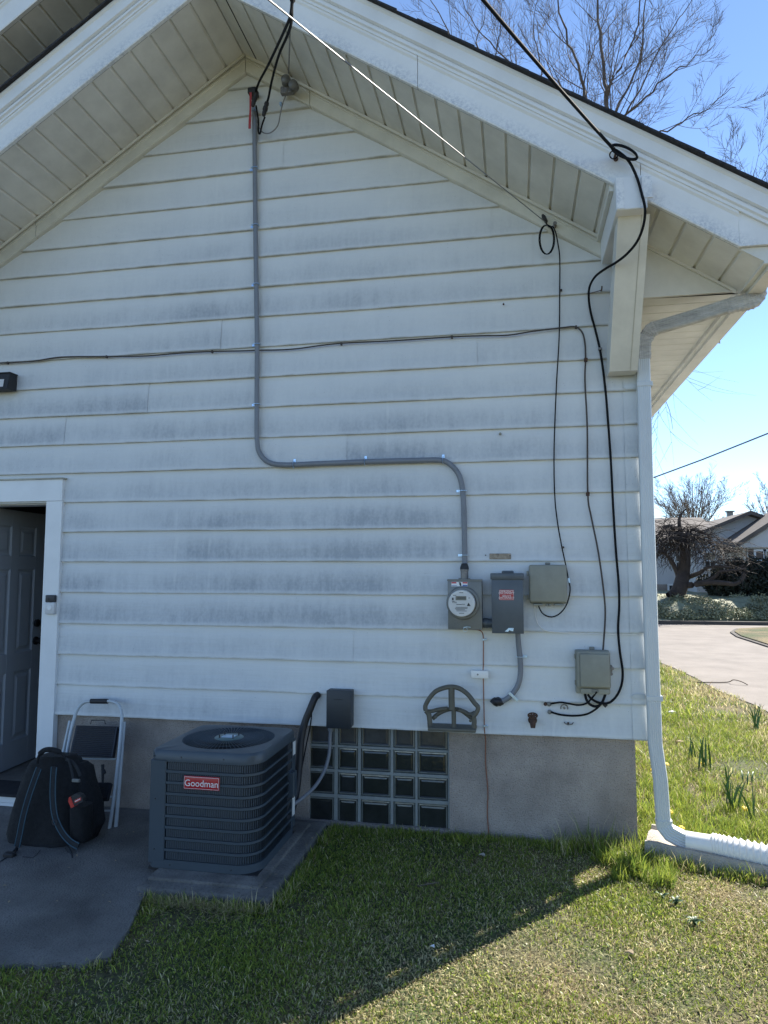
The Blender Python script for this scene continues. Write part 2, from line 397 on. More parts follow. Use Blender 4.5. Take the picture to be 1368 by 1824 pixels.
# side street running back past the house, cross street beyond, bank on the far side
def sheet(name, mt, poly, z, thick=None, kind='structure'):
    m = M()
    if thick: m.prism(poly, z - thick, z, 'z')
    else: m.add([(x, y, z) for x, y in poly], [list(range(len(poly)))])
    return m.build(name, mt, kind=kind)
edge = []
for k in range(26):
    y = -8 + k * 1.05
    x = 2.62 - .085 * (y - 5.5) * .9 if y > 5.5 else 2.70
    edge.append((x + .03 * math.sin(k * 2.3) + .02 * rng.normal(), y))
sheet('road', 'road', [(4.9, -8)] + [(-12, 18.7)][:0] + [(60, -8), (60, 18.62), (-30, 16.3), (-30, 13.2), (1.9, 13.6)] + [e for e in edge[::-1] if e[1] < 13], .004)
m = M()
cor = [(5.15, 13.4), (5.35, 14.6), (5.75, 15.6), (6.5, 16.1), (40, 18.0), (40, 5), (5.0, 5)]
m.prism(cor, -.05, .05, 'z'); m.build('grass_island', 'turf', kind='structure')
m = M(); prev = None
kp = [(5.0, 5), (5.15, 13.4), (5.35, 14.6), (5.75, 15.6), (6.5, 16.1), (40, 18.0)]
m2 = [Vector((x, y, 0)) for x, y in kp]
for a, b in zip(m2, m2[1:]):
    n = Vector((b.y - a.y, a.x - b.x, 0)).normalized() * -.10
    m.add([a + Vector((0,0,-.02)), b + Vector((0,0,-.02)), b + n + Vector((0,0,-.02)), a + n + Vector((0,0,-.02)), a + Vector((0,0,.03)), b + Vector((0,0,.03)), b + n + Vector((0,0,.03)), a + n + Vector((0,0,.03))],
          [(3,2,1,0),(4,5,6,7),(0,1,5,4),(1,2,6,5),(2,3,7,6),(3,0,4,7)])
m.build('island_kerb', 'kerb', kind='structure')
m = M()
m.add([(-30,16.4,-.02),(60,18.72,-.02),(60,18.9,-.02),(-30,16.6,-.02),(-30,16.4,.10),(60,18.72,.10),(60,18.9,.10),(-30,16.6,.10)],[(3,2,1,0),(4,5,6,7),(0,1,5,4),(1,2,6,5),(2,3,7,6),(3,0,4,7)])
m.build('far_kerb', 'kerb', kind='structure')
# bank
m = M(); nx = 90; rows = [(0, .08), (.5, .10), (1.1, .42), (1.9, .66), (2.7, .74), (60, 1.0)]
for i in range(nx + 1):
    x = -30 + i
    yb = 16.58 + (x + 30) / 90 * 2.32
    for j, (dy, z) in enumerate(rows):
        m.v.append(Vector((x, yb + dy, z + (.05 * rng.normal() if 0 < j < 5 else 0))))
nr = len(rows)
for i in range(nx):
    for j in range(nr - 1):
        m.f.append([i*nr+j, (i+1)*nr+j, (i+1)*nr+j+1, i*nr+j+1]); m.m.append(0)
m.build('bank', 'ivy', kind='structure', smooth=True)

# concrete slab by the door, pad under the condenser
slab = [(-9, .02), (-9, -3.0), (-4.6, -2.62), (-3.2, -2.15), (-2.25, -1.80), (-1.98, -1.70), (-1.74, -1.64), (-1.62, -1.57), (-1.74, -1.14), (-1.78, -1.0), (-1.84, -.5), (-1.84, .02)]
s2 = []
for a, b in zip(slab, slab[1:] + slab[:1]):
    s2.append(a)
    if a[0] > -4 and b[0] > -4 and a[1] < -.9:
        for t in (.25, .5, .75): s2.append((a[0] + (b[0]-a[0])*t + .005*rng.normal(), a[1] + (b[1]-a[1])*t + .012*rng.normal()))
sheet('concrete_path', 'concrete', s2, .022, .12)
m = M(); m.rbox(-1.83, -1.155, -1.03, .0, -.05, .040, .016, 3); m.rbox(-1.815, -1.235, -.95, -.08, .02, .054, .010, 3)
bm_o = m.build('equipment_pad', 'pad_concrete', smooth=True); bm_o['kind'] = 'structure'

# ================================================================ HOUSE
house = thing('house', 'weathered white gabled house with lap siding and deep eaves, filling the picture', 'house', (XP, 3.0, 0))
# --- siding boards
KZ = [0.0025,-.0033,-.0051,-.0038,.0009,.004,.005,.0024,.0027,-.0019,-.0031,-.0044,-.0019,.0004,-.0009,.0048,-.0054,-.0017,.0016,-.0015,.0009]
def kz(k): return .60 + .2032 * k + (KZ[k] if k < len(KZ) else 0)
TRX = -3.045                                  # outer edge of door casing
joints = {0: [-.0, ], 1: [], 2: [-1.0], 3: [.28], 4: [], 5: [], 6: [.02], 7: [], 8: [-1.05], 9: [-3.06], 10: [-2.44], 11: [-.22], 12: [-1.92], 13: [], 14: [.13], 15: [-.12], 16: [-.62], 17: [], 18: [-1.5], 19: [], 20: []}
joints[0] = [.135]
def board(x0, x1, k):
    z0, z1 = kz(k), kz(k + 1) + .004
    top_h = z1
    def cl(z, side):       # clip to the gable under the frieze
        lim = (ZP - .06 - z) / SL
        return XP + side * lim
    a0, a1 = max(x0, cl(z0, -1)), max(x0, cl(z1, -1))
    b0, b1 = min(x1, cl(z0, 1)), min(x1, cl(z1, 1))
    if b1 < a1: a1 = b1 = XP; 
    if b0 - a0 < .05: return
    n = max(2, int((b0 - a0) / .12)); m = M(); prof = [(-.012, 0, .018), (0, .0, 0.0), (.0, .006, 0.0), (.09, .05, .0015), (.5, .5, .010), (1, 1, .0205)]
    H = z1 - z0; pr = [(.022, 0.001), (.0, 0.0), (-.001, .004), (.0005, .03), (.008, .55), (.019, 1.0)]
    ph = rng.uniform(0, 6.3); uvs = []
    for i in range(n + 1):
        t = i / n
        wob = .0012 * math.sin(ph + i * .35) + .0006 * rng.normal()
        for (yy, v) in pr:
            xx = (a0 + (b0 - a0) * t) * (1 - v) + (a1 + (b1 - a1) * t) * v
            m.v.append(Vector((xx, yy + wob * (1 - v) - .0, z0 + H * v + (.0011 * math.sin(ph * 2 + i * .5) if v < .1 else 0))))
            uvs.append((xx, v))
    q = len(pr)
    for i in range(n):
        for j in range(q - 1):
            m.f.append([i*q+j, (i+1)*q+j, (i+1)*q+j+1, i*q+j+1]); m.m.append(0)
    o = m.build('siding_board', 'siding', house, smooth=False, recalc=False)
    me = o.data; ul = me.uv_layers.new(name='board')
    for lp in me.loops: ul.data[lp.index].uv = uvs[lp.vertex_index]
    for p in me.polygons: p.use_smooth = True
    me.set_sharp_from_angle(angle=R(35))
    return o
XL = -4.24
for k in range(22):
    xs = [WX - .055] + sorted(joints.get(k, []), reverse=True)
    left = TRX if k <= 6 else XL
    xs = [x for x in xs if x > left + .1] + [left]
    for i in range(len(xs) - 1):
        o = board(xs[i+1] - (.01 if i < len(xs) - 2 else 0), xs[i], k)
        if o is not None and i < len(xs) - 2:  pass
        if o is not None and i % 2 == 1: o.location.y -= .0028
    if k <= 7 and k < 7:
        o = board(XL, -3.86, k) if k < 7 else None
# course 7 passes above the casing, trimmed by it
# corner caps
m = M(); w1 = .088
pr = [(-.0035, 0), (-.0045, .006), (-.002, .05), (.005, .12), (.0155, .207)]
x1 = .728
def capx(v): return .727 - (v / .207) * .009
vs = []
for yy, v in [(.02, 0.0)] + pr: vs += [(x1 - w1, yy, v), (capx(v) if yy < .019 else .727, yy, v)]
n = len(pr) + 1
fs = [(2*i, 2*i+1, 2*i+3, 2*i+2) for i in range(n - 1)]
m.add([(x, y, z + 0) for x, y, z in vs], fs)
vs = []
for yy, v in pr: vs += [(capx(v), yy, v), (capx(v), .10, v)]
m.add(vs, [(2*i, 2*i+1, 2*i+3, 2*i+2) for i in range(len(pr) - 1)])
m.add([(x1 - w1, .02, 0), (.727, -.0035, 0), (.727, .10, 0), (x1 - w1, .10, 0)], [(0, 1, 2, 3)])
cap = None
for k in range(11):
    if cap is None:
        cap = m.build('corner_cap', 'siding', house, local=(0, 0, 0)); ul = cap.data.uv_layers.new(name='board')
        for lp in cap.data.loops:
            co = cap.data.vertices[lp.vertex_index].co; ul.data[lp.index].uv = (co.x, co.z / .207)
        cap.location = Vector((0, 0, kz(0))) - wloc(house)
    else: inst(cap, (0, 0, kz(k)))
# --- structure behind
m = M()
gy0, gy1 = .03, .10
top = [(WX, 3.10), (WX, zs(WX) + .02), (XP, ZP + .02), (XL, zs(XL) + .02), (XL, .60)]
m.prism([(-3.86, .60), (-3.86, 2.06), (XL, 2.06), (XL, .60)], gy0, gy1)                        # left of the door
m.prism([(XL, 2.06), (WX - .01, 2.06), (WX - .01, zs(WX)), (XP, ZP + .02), (XL, zs(XL))], gy0, gy1)
m.prism([(-3.13, .60), (WX - .01, .60), (WX - .01, 2.058), (-3.13, 2.058)], gy0, gy1)
m.build('wall_sheathing', 'sheathing', house)
m = M()
m.box(WX - .01, WX + .012, .10, 9.0, .60, 3.10); m.box(XL - .02, XL, .03, 9.0, .6, 3.10); m.prism([(XL, 0), (WX, 0), (WX, 3.1), (XP, ZP), (XL, 3.1)], 9.0, 9.1)
m.build('side_wall', 'house_white', house)
# side wall laps: visible as the saw-tooth against the light
sl = None
m = M(); m.add([(0, .10, 0), (0, 9.0, 0), (.014, 9.0, 0), (.014, .10, 0), (0, .10, .203), (0, 9.0, .203), (.001, 9.0, .203), (.001, .10, .203)], [(0,1,2,3),(3,2,6,7),(0,3,7,4),(1,5,6,2),(4,7,6,5)])
sl = m.build('side_siding_board', 'house_white', house, local=(0, 0, 0)); sl.location = Vector((WX + .0125, 0, kz(0))) - wloc(house)
for k in range(1, 12): inst(sl, (WX + .0125, 0, kz(k)))
# foundation with an opening for the glass blocks
gx0, gx1, gz0, gz1 = -1.285, -.412, .0, .60
FY = .035
m = M()
for a, b in ((-3.13, gx0), (gx1, .655)): m.box(a, b, FY, FY + .22, -.3, .618)
m.box(XL, -3.13, FY, FY + .22, -.3, .045); m.box(XL, -3.88, FY + .002, FY + .22, .045, .618)
m.box(gx0, gx1, FY, FY + .22, -.3, .022)
m.box(.43, .653, FY + .22, 9.0, -.3, .618); m.box(XL, XL + .2, FY + .22, 9, -.3, .61)
m.build('foundation', 'stucco', house)
m = M(); m.box(-3.0, .43, FY + .9, FY + .95, -.3, .6); m.box(-3.1, -3.05, FY + .22, FY + .9, -.3, .6); m.box(-3.1, .43, FY + .22, FY + .9, -.31, -.3); m.box(-3.0, .43, FY + .22, 8.9, .621, .66)
m.build('basement_lining', 'dark_inside', house)
# glass-block window
gbw = M(); gbw.box(gx0 + .002, gx1 - .002, FY + .115, FY + .125, .024, .618)
colx = [550, 596, 602, 638, 643, 696, 701, 740, 744, 798]
cx = [at(p, 1400, FY + .03).x for p in colx]
rz = [(at(672, 1478, FY + .03).z, at(672, 1425, FY + .03).z), (at(672, 1419, FY + .03).z, at(672, 1379, FY + .03).z), (at(672, 1374, FY + .03).z, at(672, 1334, FY + .03).z), (at(672, 1330, FY + .03).z, .612)]
gl = M(); 
# mortar grid: strips between the blocks
for i in range(6):
    a = gx0 + .001 if i == 0 else cx[2*i - 1]; b = gx1 - .001 if i == 5 else cx[2*i]
    gl.box(a, b, FY + .022, FY + .11, .024, .612)
for c in range(5):
    for r_ in range(5):
        a = .024 if r_ == 0 else rz[r_-1][1]; b = rz[r_][0] if r_ < 4 else .614
        if b - a > .002: gl.box(cx[2*c] + .0005, cx[2*c+1] - .0005, FY + .022, FY + .108, a, b)
wn = gl.build('glass_block_window', 'mortar', house)
gbw.build('dark_backing', 'dark_inside', wn)
for c in range(5):
    for (a, b) in rz:
        x0, x1_ = cx[2*c] + .0015, cx[2*c+1] - .0015; a += .0015; b -= .0015
        m = M(); y0 = FY + .026
        # rounded raised rim and dished centre
        def rg(i, y): return [(x0+i, y, a+i), (x1_-i, y, a+i), (x1_-i, y, b-i), (x0+i, y, b-i)]
        rings = [rg(0, y0 + .07), rg(0, y0 + .008), rg(.004, y0 + .001), rg(.011, y0), rg(.017, y0 + .0035), rg(.026, y0 + .0015)]
        vs = [p for r in rings for p in r]; fs = []
        for i in range(len(rings) - 1):
            for k in range(4): fs.append((4*i+k, 4*i+(k+1) % 4, 4*i+4+(k+1) % 4, 4*i+4+k))
        e = 4 * (len(rings) - 1); fs += [(e, e+1, e+2, e+3), (3, 2, 1, 0)]
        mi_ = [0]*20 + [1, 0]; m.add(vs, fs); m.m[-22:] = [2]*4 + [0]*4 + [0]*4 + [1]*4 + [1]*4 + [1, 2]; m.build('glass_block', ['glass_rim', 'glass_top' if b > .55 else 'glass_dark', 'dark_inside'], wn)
# --- frieze boards along the gable
def sloped(m, side, xa, xb, prof, mi=0):
    # prof: polygon of (y, vertical offset from the soffit line), run from xa to xb
    ring = []
    for x in (xa, xb):
        for (y, o) in prof: ring.append((x, y, zs(x) + o))
    n = len(prof)
    m.add(ring, [list(range(n)), list(range(2*n-1, n-1, -1))] + [[i, i+n, (i+1) % n+n, (i+1) % n] for i in range(n)], mi)
def uvboard(o, lo, hi):
    ul = o.data.uv_layers.new(name='board'); wl = wloc(o)
    for lp in o.data.loops:
        co = o.data.vertices[lp.vertex_index].co + wl
        ul.data[lp.index].uv = (co.x, (co.z - zs(co.x) - lo) / (hi - lo))
fr = [(.03, 0), (-.030, 0), (-.030, -.03), (-.034, -.034), (-.034, -.045), (-.030, -.05), (-.028, -.1), (-.02, -.112), (.03, -.112)]
fr = [(.03, -.001), (-.034, -.001), (-.034, -.028), (-.027, -.034), (-.030, -.108), (-.022, -.114), (.03, -.114)]
for a, b in ((XP - .002, -3.33), (-3.335, XL), (XP + .002, -1.31), (-1.306, .565)):
    m = M(); sloped(m, 0, a, b, fr); m.build('frieze_board', 'frieze', house)
for a, b in ((XP, XL), (XP + .012, .575)):        # channel holding the soffit ends
    m = M(); sloped(m, 0, a, b, [(-.035, -.0005), (-.058, -.0005), (-.058, -.020), (-.052, -.020), (-.052, -.006), (-.035, -.006)]); m.build('soffit_channel', 'trim_cream', house)
# --- soffit planks of the gable overhang
OV = .60
def soffit_plank():
    m = M(); W = .128; g = .009
    pr = [(-.001, .016), (0, .012), (g*.3, .0105), (g, .0), (W*.5 - .006, .0), (W*.5 - .002, .003), (W*.5 + .002, .003), (W*.5 + .006, 0), (W - g, .0), (W - g*.3, .0105), (W - .001, .012), (W, .016)]
    pr = [(0, .014), (.004, .012), (.009, 0), (W - .009, 0), (W - .004, .012), (W, .014)]
    vs = []
    for y in (-OV, -.03):
        for u, h in pr: vs.append((u, y, h - SL * u))
    n = len(pr); m.add(vs, [(i, i+1, i+1+n, i+n) for i in range(n-1)])
    return m
sp = soffit_plank().build('soffit_plank', 'soffit', house, local=(0, 0, 0)); sp.location = Vector((XP + .085, 0, zs(XP + .085))) - wloc(house)
x = XP + .085 + .128
while x < 1.16:
    if not (.53 < x < .56): pass
    inst(sp, (x, 0, zs(x)))
    x += .128
m = M(); pl = soffit_plank(); 
for v in pl.v: v.x *= -1
pl.f = [f[::-1] for f in pl.f]
spl = pl.build('soffit_plank', 'soffit', house, local=(0, 0, 0)); spl.location = Vector((XP - .001, 0, zs(XP))) - wloc(house)
x = XP - .129
while x > -4.7: inst(spl, (x, 0, zs(x))); x -= .128
m = M(); m.add([(XP - .002, -OV, ZP - .003), (XP - .002, -.03, ZP - .003), (XP + .086, -.03, zs(XP + .086) - .003), (XP + .086, -OV, zs(XP + .086) - .003)], [(0, 1, 2, 3)])
m.build('ridge_strip', 'trim_cream', house)
# --- rake fascia
fp = [(-.602, .0), (-.625, -.002), (-.628, .006), (-.624, .014), (-.622, .09), (-.626, .150), (-.634, .163), (-.6345, .179), (-.602, .1795)]
mp_ = [(-.604, .1785), (-.640, .1785), (-.640, .196), (-.650, .204), (-.650, .220), (-.638, .226), (-.638, .236), (-.604, .236)]
up = [(-.602, .2365), (-.648, .2365), (-.658, .244), (-.658, .318), (-.668, .330), (-.668, .342), (-.602, .342)]
segsR = [(XP + .001, -.50), (-.497, .66), (.663, 1.12)]; segsL = [(XP - .001, -3.19), (-3.193, -4.80)]
for a, b in segsR + segsL:
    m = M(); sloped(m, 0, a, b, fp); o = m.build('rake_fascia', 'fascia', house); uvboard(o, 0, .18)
# triangular end where the fascia is cut level
m = M(); zl = zs(1.12)
for (y0, y1) in ((-.624, -.602),):
    m.prism([(1.1205, zl), (1.42, zl), (1.42, zs(1.42) + .236), (1.1205, zs(1.1205) + .18), ], y0, y1)
o = m.build('rake_fascia', 'fascia', house); uvboard(o, 0, .18)
m = M(); m.box(1.12, 1.42, -.60, -.50, zl - .001, zl + .004); m.prism([(1.121, zl - .001), (1.2355, zs(1.2355)), (1.2355, zl - .001)], -.6015, -.585); m.build('fascia_return', 'trim_cream', house)
for nm, pf in (('rake_moulding', mp_), ('rake_crown', up)):
    for a, b in ((XP + .001, 1.47), (XP - .001, -4.80)):
        m = M(); sloped(m, 0, a, b, pf); o = m.build(nm, 'fascia', house); uvboard(o, -3, .2)
# --- roof deck and shingles along the rake
for a, b in ((XP, 1.405), (XP, -4.86)):
    m = M(); sloped(m, 0, a, b, [(-.60, .343), (9.3, .343), (9.3, .012), (9.25, .012), (9.25, .30), (-.60, .30)]); m.build('roof', 'shingle', house)
def shingle_run(par, sgn, x0, x1, dz, y0=-.69, deep=.45):
    m = M(); Ls = .17
    m.add([(0, y0, .0), (Ls, y0, -SL*Ls), (Ls, y0 + deep, -SL*Ls), (0, y0 + deep, 0), (0, y0, .010), (Ls, y0, -SL*Ls + .015), (Ls, y0 + deep, -SL*Ls + .015), (0, y0 + deep, .010)],
          [(3,2,1,0),(4,5,6,7),(0,1,5,4),(1,2,6,5),(2,3,7,6),(3,0,4,7)])
    if sgn < 0:
        for v in m.v: v.x *= -1
    first = None; x = x0
    while (x1 - x) * sgn > 0:
        off = (rng.uniform(-.007, .007), rng.uniform(0, .003))
        zz = zs(x) + dz + off[1] if dz < .8 else up_z(x) + dz - 1.0 + off[1]
        if first is None:
            first = m.build('shingle', 'shingle', par, local=(0, 0, 0)); first.location = Vector((x, off[0], zz)) - wloc(par)
        else: inst(first, (x, off[0], zz))
        x += .142 * sgn
shingle_run(house, 1, XP, 1.33, .3435); shingle_run(house, -1, XP, -4.75, .3435)
# --- knee brace
m = M(); bz0 = 3.40
m.rbox(.530, .674, -.672, -.03, bz0, bz0 + .175, .003, 1); m.build('brace_beam', 'white_paint', house)
m = M(); m.box(.532, .570, -.676, -.672, bz0 + .004, bz0 + .17); m.box(.655, .705, -.682, -.6725, 3.447, 3.56); m.box(.645, .68, -.679, -.6725, 3.395, 3.455); m.build('flashing_tab', 'fascia', house)
uvboard(house.children[-1], -3, .2)
m = M(); bx0, bx1 = .548, .705
yt, yb_ = -.55, -.02
pr4 = [(yb_, 2.715), (yb_ - .10, 2.715), (-.60, bz0), (-.47, bz0), (yb_, 2.86)]
m.prism([(y, z) for y, z in pr4], bx0, bx1, 'x'); br = m.build('knee_brace', 'trim_cream', house)
m = M(); m.add([(.662, yb_ - .1025, 2.715), (.664, -.6025, bz0), (.667, -.6025, bz0), (.665, yb_ - .1025, 2.715)], [(0,1,2,3)]); m.build('seam', 'soffit_mould', br)
# wedge of trim along the beam, left side
m = M(); m.box(.508, .529, -.60, -.03, zs(.51) - .035, zs(.51) + .005); m.build('beam_trim', 'trim_cream', house)
# --- eave return, eave soffit, eave fascia, gutter
EY = -.2; EZ = 3.115
m = M(); m.prism([(.69, EZ - .004), (1.235, EZ - .004), (1.235, zs(1.235) - .0), (.69, zs(.69) - .0)], EY, EY + .02); m.build('eave_return', 'trim_cream', house)
m = M(); sloped(m, 0, .70, 1.22, [(EY - .001, 0), (EY - .018, 0), (EY - .018, -.016), (EY - .001, -.016)]); m.build('soffit_channel', 'trim_cream', house)
m = M(); W = .127
pr = [(0, .006), (.002, .004), (.006, 0), (W - .006, 0), (W - .002, .004), (W, .006)]
m.add([(x, y, z) for x in (.712, 1.235) for y, z in pr], [(i, i+6, i+7, i+1) for i in range(5)])
es = m.build('eave_plank', 'trim_cream', house, local=(0, 0, 0)); es.location = Vector((0, EY + .0205, EZ)) - wloc(house)
for i in range(1, 71): inst(es, (0, EY + .0205 + W * i, EZ))
m = M(); m.box(.70, 1.24, EY + .02, 9, EZ + .03, EZ + .05); m.build('eave_backing', 'sheathing', house)
m = M(); m.box(1.236, 1.262, -.60, 9, EZ - .025, EZ + .19); m.build('eave_fascia', 'trim_cream', house)
m = M(); gp = [(1.263, 3.07), (1.335, 3.065), (1.352, 3.09), (1.362, 3.13), (1.375, 3.16), (1.375, 3.185), (1.263, 3.19)]
m.prism(gp, -.59, 9.0); gu = m.build('gutter', 'trim_cream', house)
m = M(); m.box(1.345, 1.356, .6, .602, 3.07, 3.18); m.build('gutter_joint', 'soffit_mould', gu)
# --- higher roof behind, upper left
UXP = -2.42
def up_z(x): return 5.913 + SL * (UXP - XP) - SL * abs(x - UXP) if x > UXP else ZP + .84 - SL * (XP - x)
upr = thing('tmp', 'x', 'x', (UXP, 3, 0)); 
for kk in ('label', 'category'): del upr[kk]
upr.name = 'upper_roof'; upr.parent = house; upr.location = Vector((UXP, 3, 0)) - Vector(house.location)
def upsl(name, mt, prof, xa=None, xb=-5.6, parent=upr):
    m = M()
    for (a, b) in ((UXP, xb), (UXP, UXP + .7)):
        ring = [(x, y, up_z(x) + o) for x in (a, b) for (y, o) in prof]; n = len(prof)
        m.add(ring, [list(range(n)), list(range(2*n-1, n-1, -1))] + [[i, i+n, (i+1) % n+n, (i+1) % n] for i in range(n)])
    o = m.build(name, mt, parent); ul = o.data.uv_layers.new(name='board')
    for lp in o.data.loops: ul.data[lp.index].uv = (0, .9)
    return o
upsl('rake_fascia', 'fascia', fp); upsl('rake_moulding', 'fascia', mp_); upsl('rake_crown', 'fascia', up)
upsl('roof_deck', 'shingle', [(-.60, .343), (9.3, .343), (9.3, .30), (-.60, .30)])
x = UXP - .001; first = None
usp = None
while x > -5.3:
    c = spl.copy(); COL.objects.link(c); c.parent = upr; c.location = Vector((x, 0, up_z(x))) - wloc(upr); x -= .128
m = M(); m.prism([(UXP, up_z(UXP)), (-5.3, up_z(-5.3)), (-5.3, zs(-5.3) + .345), (UXP, zs(UXP) + .345)], .0, .05)
m.build('upper_gable_wall', 'house_white', upr)
# left eave closing
m = M(); m.prism([(XL, 3.1), (-4.75, 3.1), (-4.75, zs(-4.75)), (XL, zs(XL))], -.2, -.18); m.box(-4.78, -4.75, -.6, 9, 3.08, 3.3); m.box(-4.75, XL, -.18, 9, 3.1, 3.11); m.build('left_eave', 'trim_cream', house)

# --- doorway
m = M()
m.box(-3.165, TRX, -.016, .03, .045, 2.035); m.build('door_casing', 'white_paint', house)
m = M(); m.box(-3.98, TRX, -.019, .03, 2.037, 2.185); m.build('door_head_casing', 'white_paint', house)
m = M(); m.box(-4.0, TRX + .012, -.03, .03, 2.186, 2.196); m.build('drip_cap', 'soffit_mould', house)
m = M(); m.box(-3.98, -3.865, -.016, .03, .045, 2.035); m.build('door_casing', 'white_paint', house)
m = M(); m.box(-3.862, -3.845, .031, .16, .045, 2.035); m.box(-3.182, -3.166, .031, .16, .045, 2.03); m.box(-3.845, -3.182, .031, .16, 2.018, 2.034); m.build('door_jamb', 'white_paint', house)
m = M(); m.box(-3.88, -3.13, -.10, .16, .046, .085); m.box(-3.88, -3.12, -.10, -.06, .024, .044); m.build('door_sill', 'white_paint', house)
m = M(); m.box(-4.2, -1.6, 2.6, 2.65, -.1, 2.6); m.box(-1.6, -1.55, .12, 2.6, -.1, 2.6); m.box(-4.25, -4.2, .12, 2.6, -.1, 2.6); m.box(-4.2, -1.6, .12, 2.6, 2.35, 2.38)
m.build('interior_wall', 'inside_wall', house)
m = M(); m.box(-4.2, -1.6, .161, 2.6, .0, .06); m.build('interior_floor', 'inside_floor', house)
# door leaf, six panels, swung inwards
door = thing('t', 'x', 'x', (0, 0, 0))
for kk in ('label', 'category'): del door[kk]
door.name = 'door'; door.parent = house
hinge = Vector((-3.79, .10, .07)); door.location = hinge - Vector(house.location)
DW, DH, DT = .72, 1.95, .04
ang = R(94)
def dl(m):      # door-local boxes -> world
    rot = Matrix.Rotation(ang, 4, 'Z')
    m.v = [hinge + (rot @ v) for v in m.v]; return m
m = M(); px = [.0, .105, .315, .405, .615, DW]; pz = [0, .20, .80, .90, 1.48, 1.58, 1.80, DH]
stiles = [(0, .105), (.315, .405), (.615, DW)]; rails = [(0, .20), (.72, .86), (1.50, 1.60), (1.83, DH)]
for a, b in stiles: m.box(a, b, -DT, 0, 0, DH)
for a, b in rails:
    for c, d in ((.105, .315), (.405, .615)): m.box(c + .0002, d - .0002, -DT + .0004, -.0004, a, b)
dl(m).build('door_leaf', 'door_paint', door)
for c, d in ((.105, .315), (.405, .615)):
    for a, b in ((.20, .72), (.86, 1.50), (1.60, 1.83)):
        m = M(); i1, i2 = .03, .05
        rings = [((c, a, d, b), -DT + .001), ((c + .012, a + .012, d - .012, b - .012), -DT + .010), ((c + i1, a + i1, d - i1, b - i1), -DT + .010), ((c + i2, a + i2, d - i2, b - i2), -DT + .002)]
        vs = []
        for (p, q, r, s), y in rings: vs += [(p, y, q), (r, y, q), (r, y, s), (p, y, s)]
        fs = [(4*i+k, 4*i+(k+1) % 4, 4*i+4+(k+1) % 4, 4*i+4+k) for i in range(3) for k in range(4)] + [(12, 13, 14, 15)]
        m.add(vs, fs); m.box(c + .0003, d - .0003, -.02, -.006, a, b); dl(m).build('door_panel', 'door_paint', door)
for z, nm in ((.93, 'door_knob'), (1.07, 'deadbolt')):
    m = M(); m.lathe((.655, -DT, z), (0, -1, 0), [(0, .032), (.012, .032), (.014, .014), (.035, .014), (.042, .028), (.062, .03), (.07, .018)] if nm == 'door_knob' else [(0, .030), (.02, .030), (.024, .02)], 18)
    m.lathe((.655, 0, z), (0, 1, 0), [(0, .032), (.012, .032), (.014, .014), (.035, .014), (.042, .028), (.062, .03), (.07, .018)], 18)
    dl(m).build(nm, 'black_rubber', door, smooth=True)
# ================================================================ THINGS ON THE WALL
def cable(name, label, pts, r, mt, loc=None, cat='cable', n=6, k=6, group=None):
    P = smoothpath(pts, k); m = M(); m.tube(P, r, n)
    L0 = loc or P[-1]
    o = m.build(name, mt, None, smooth=True, local=L0); return tag(o, label, cat, group)
# --- grey service cable and its straps
sv = path([(453,197),(454,290),(455,400),(456.5,510),(458,615),(457.5,720),(458,785),(463,808),(478,823),(505,828),(560,826),(650,822.5),(740,820),(785,820),(805,830),(819,850),(825,885),(827,940),(828,1008)], -.022)
t = thing('service_cable', 'grey service entrance cable dropping from the peak, jogging right, down to the meter', 'cable', sv[-1])
m = M(); m.tube(smoothpath(sv, 8), .0165, 10, flat=(.62, 1)); m.build('sheath', 'grey_cable', t, smooth=True)
def strap(par, px, py, horiz, flip=1, y=-.022, R_=.0175):
    c = at(px, py, y); m = M()
    if horiz:    # cable runs horizontally
        m.tube([(c.x, c.y + .012, c.z - R_), (c.x, c.y - .010, c.z - R_), (c.x, c.y - .014, c.z), (c.x, c.y - .010, c.z + R_), (c.x, c.y + .012, c.z + R_)], .0055, 6, flat=(.3, 1.3))
        m.rbox(c.x - .008, c.x + .008, -.004, -.0015, c.z + R_, c.z + R_ + .022, .001, 1); m.lathe((c.x, -.004, c.z + R_ + .012), (0, -1, 0), [(0, .005), (.003, .004)], 8)
    else:
        m.tube([(c.x - R_, c.y + .012, c.z), (c.x - R_, c.y - .010, c.z), (c.x, c.y - .014, c.z), (c.x + R_, c.y - .010, c.z), (c.x + R_, c.y + .012, c.z)], .0055, 6, flat=(1.3, .3))
        m.rbox(min(c.x + flip*R_, c.x + flip*(R_ + .024)), max(c.x + flip*R_, c.x + flip*(R_ + .024)), -.004, -.0015, c.z - .008, c.z + .008, .001, 1); m.lathe((c.x + flip*(R_ + .013), -.004, c.z), (0, -1, 0), [(0, .005), (.003, .004)], 8)
    return m.build('strap', 'galvanised', par, smooth=False)
for px, py in ((453.5,299),(455,401),(456.5,506),(458,613),(457.5,720)): strap(t, px, py, False, -1)
for px, py in ((523,827.5),(650,822.5),(789,820)): strap(t, px, py, True)
for px, py in ((824.5,874),(827.5,989)): strap(t, px, py, False, -1)
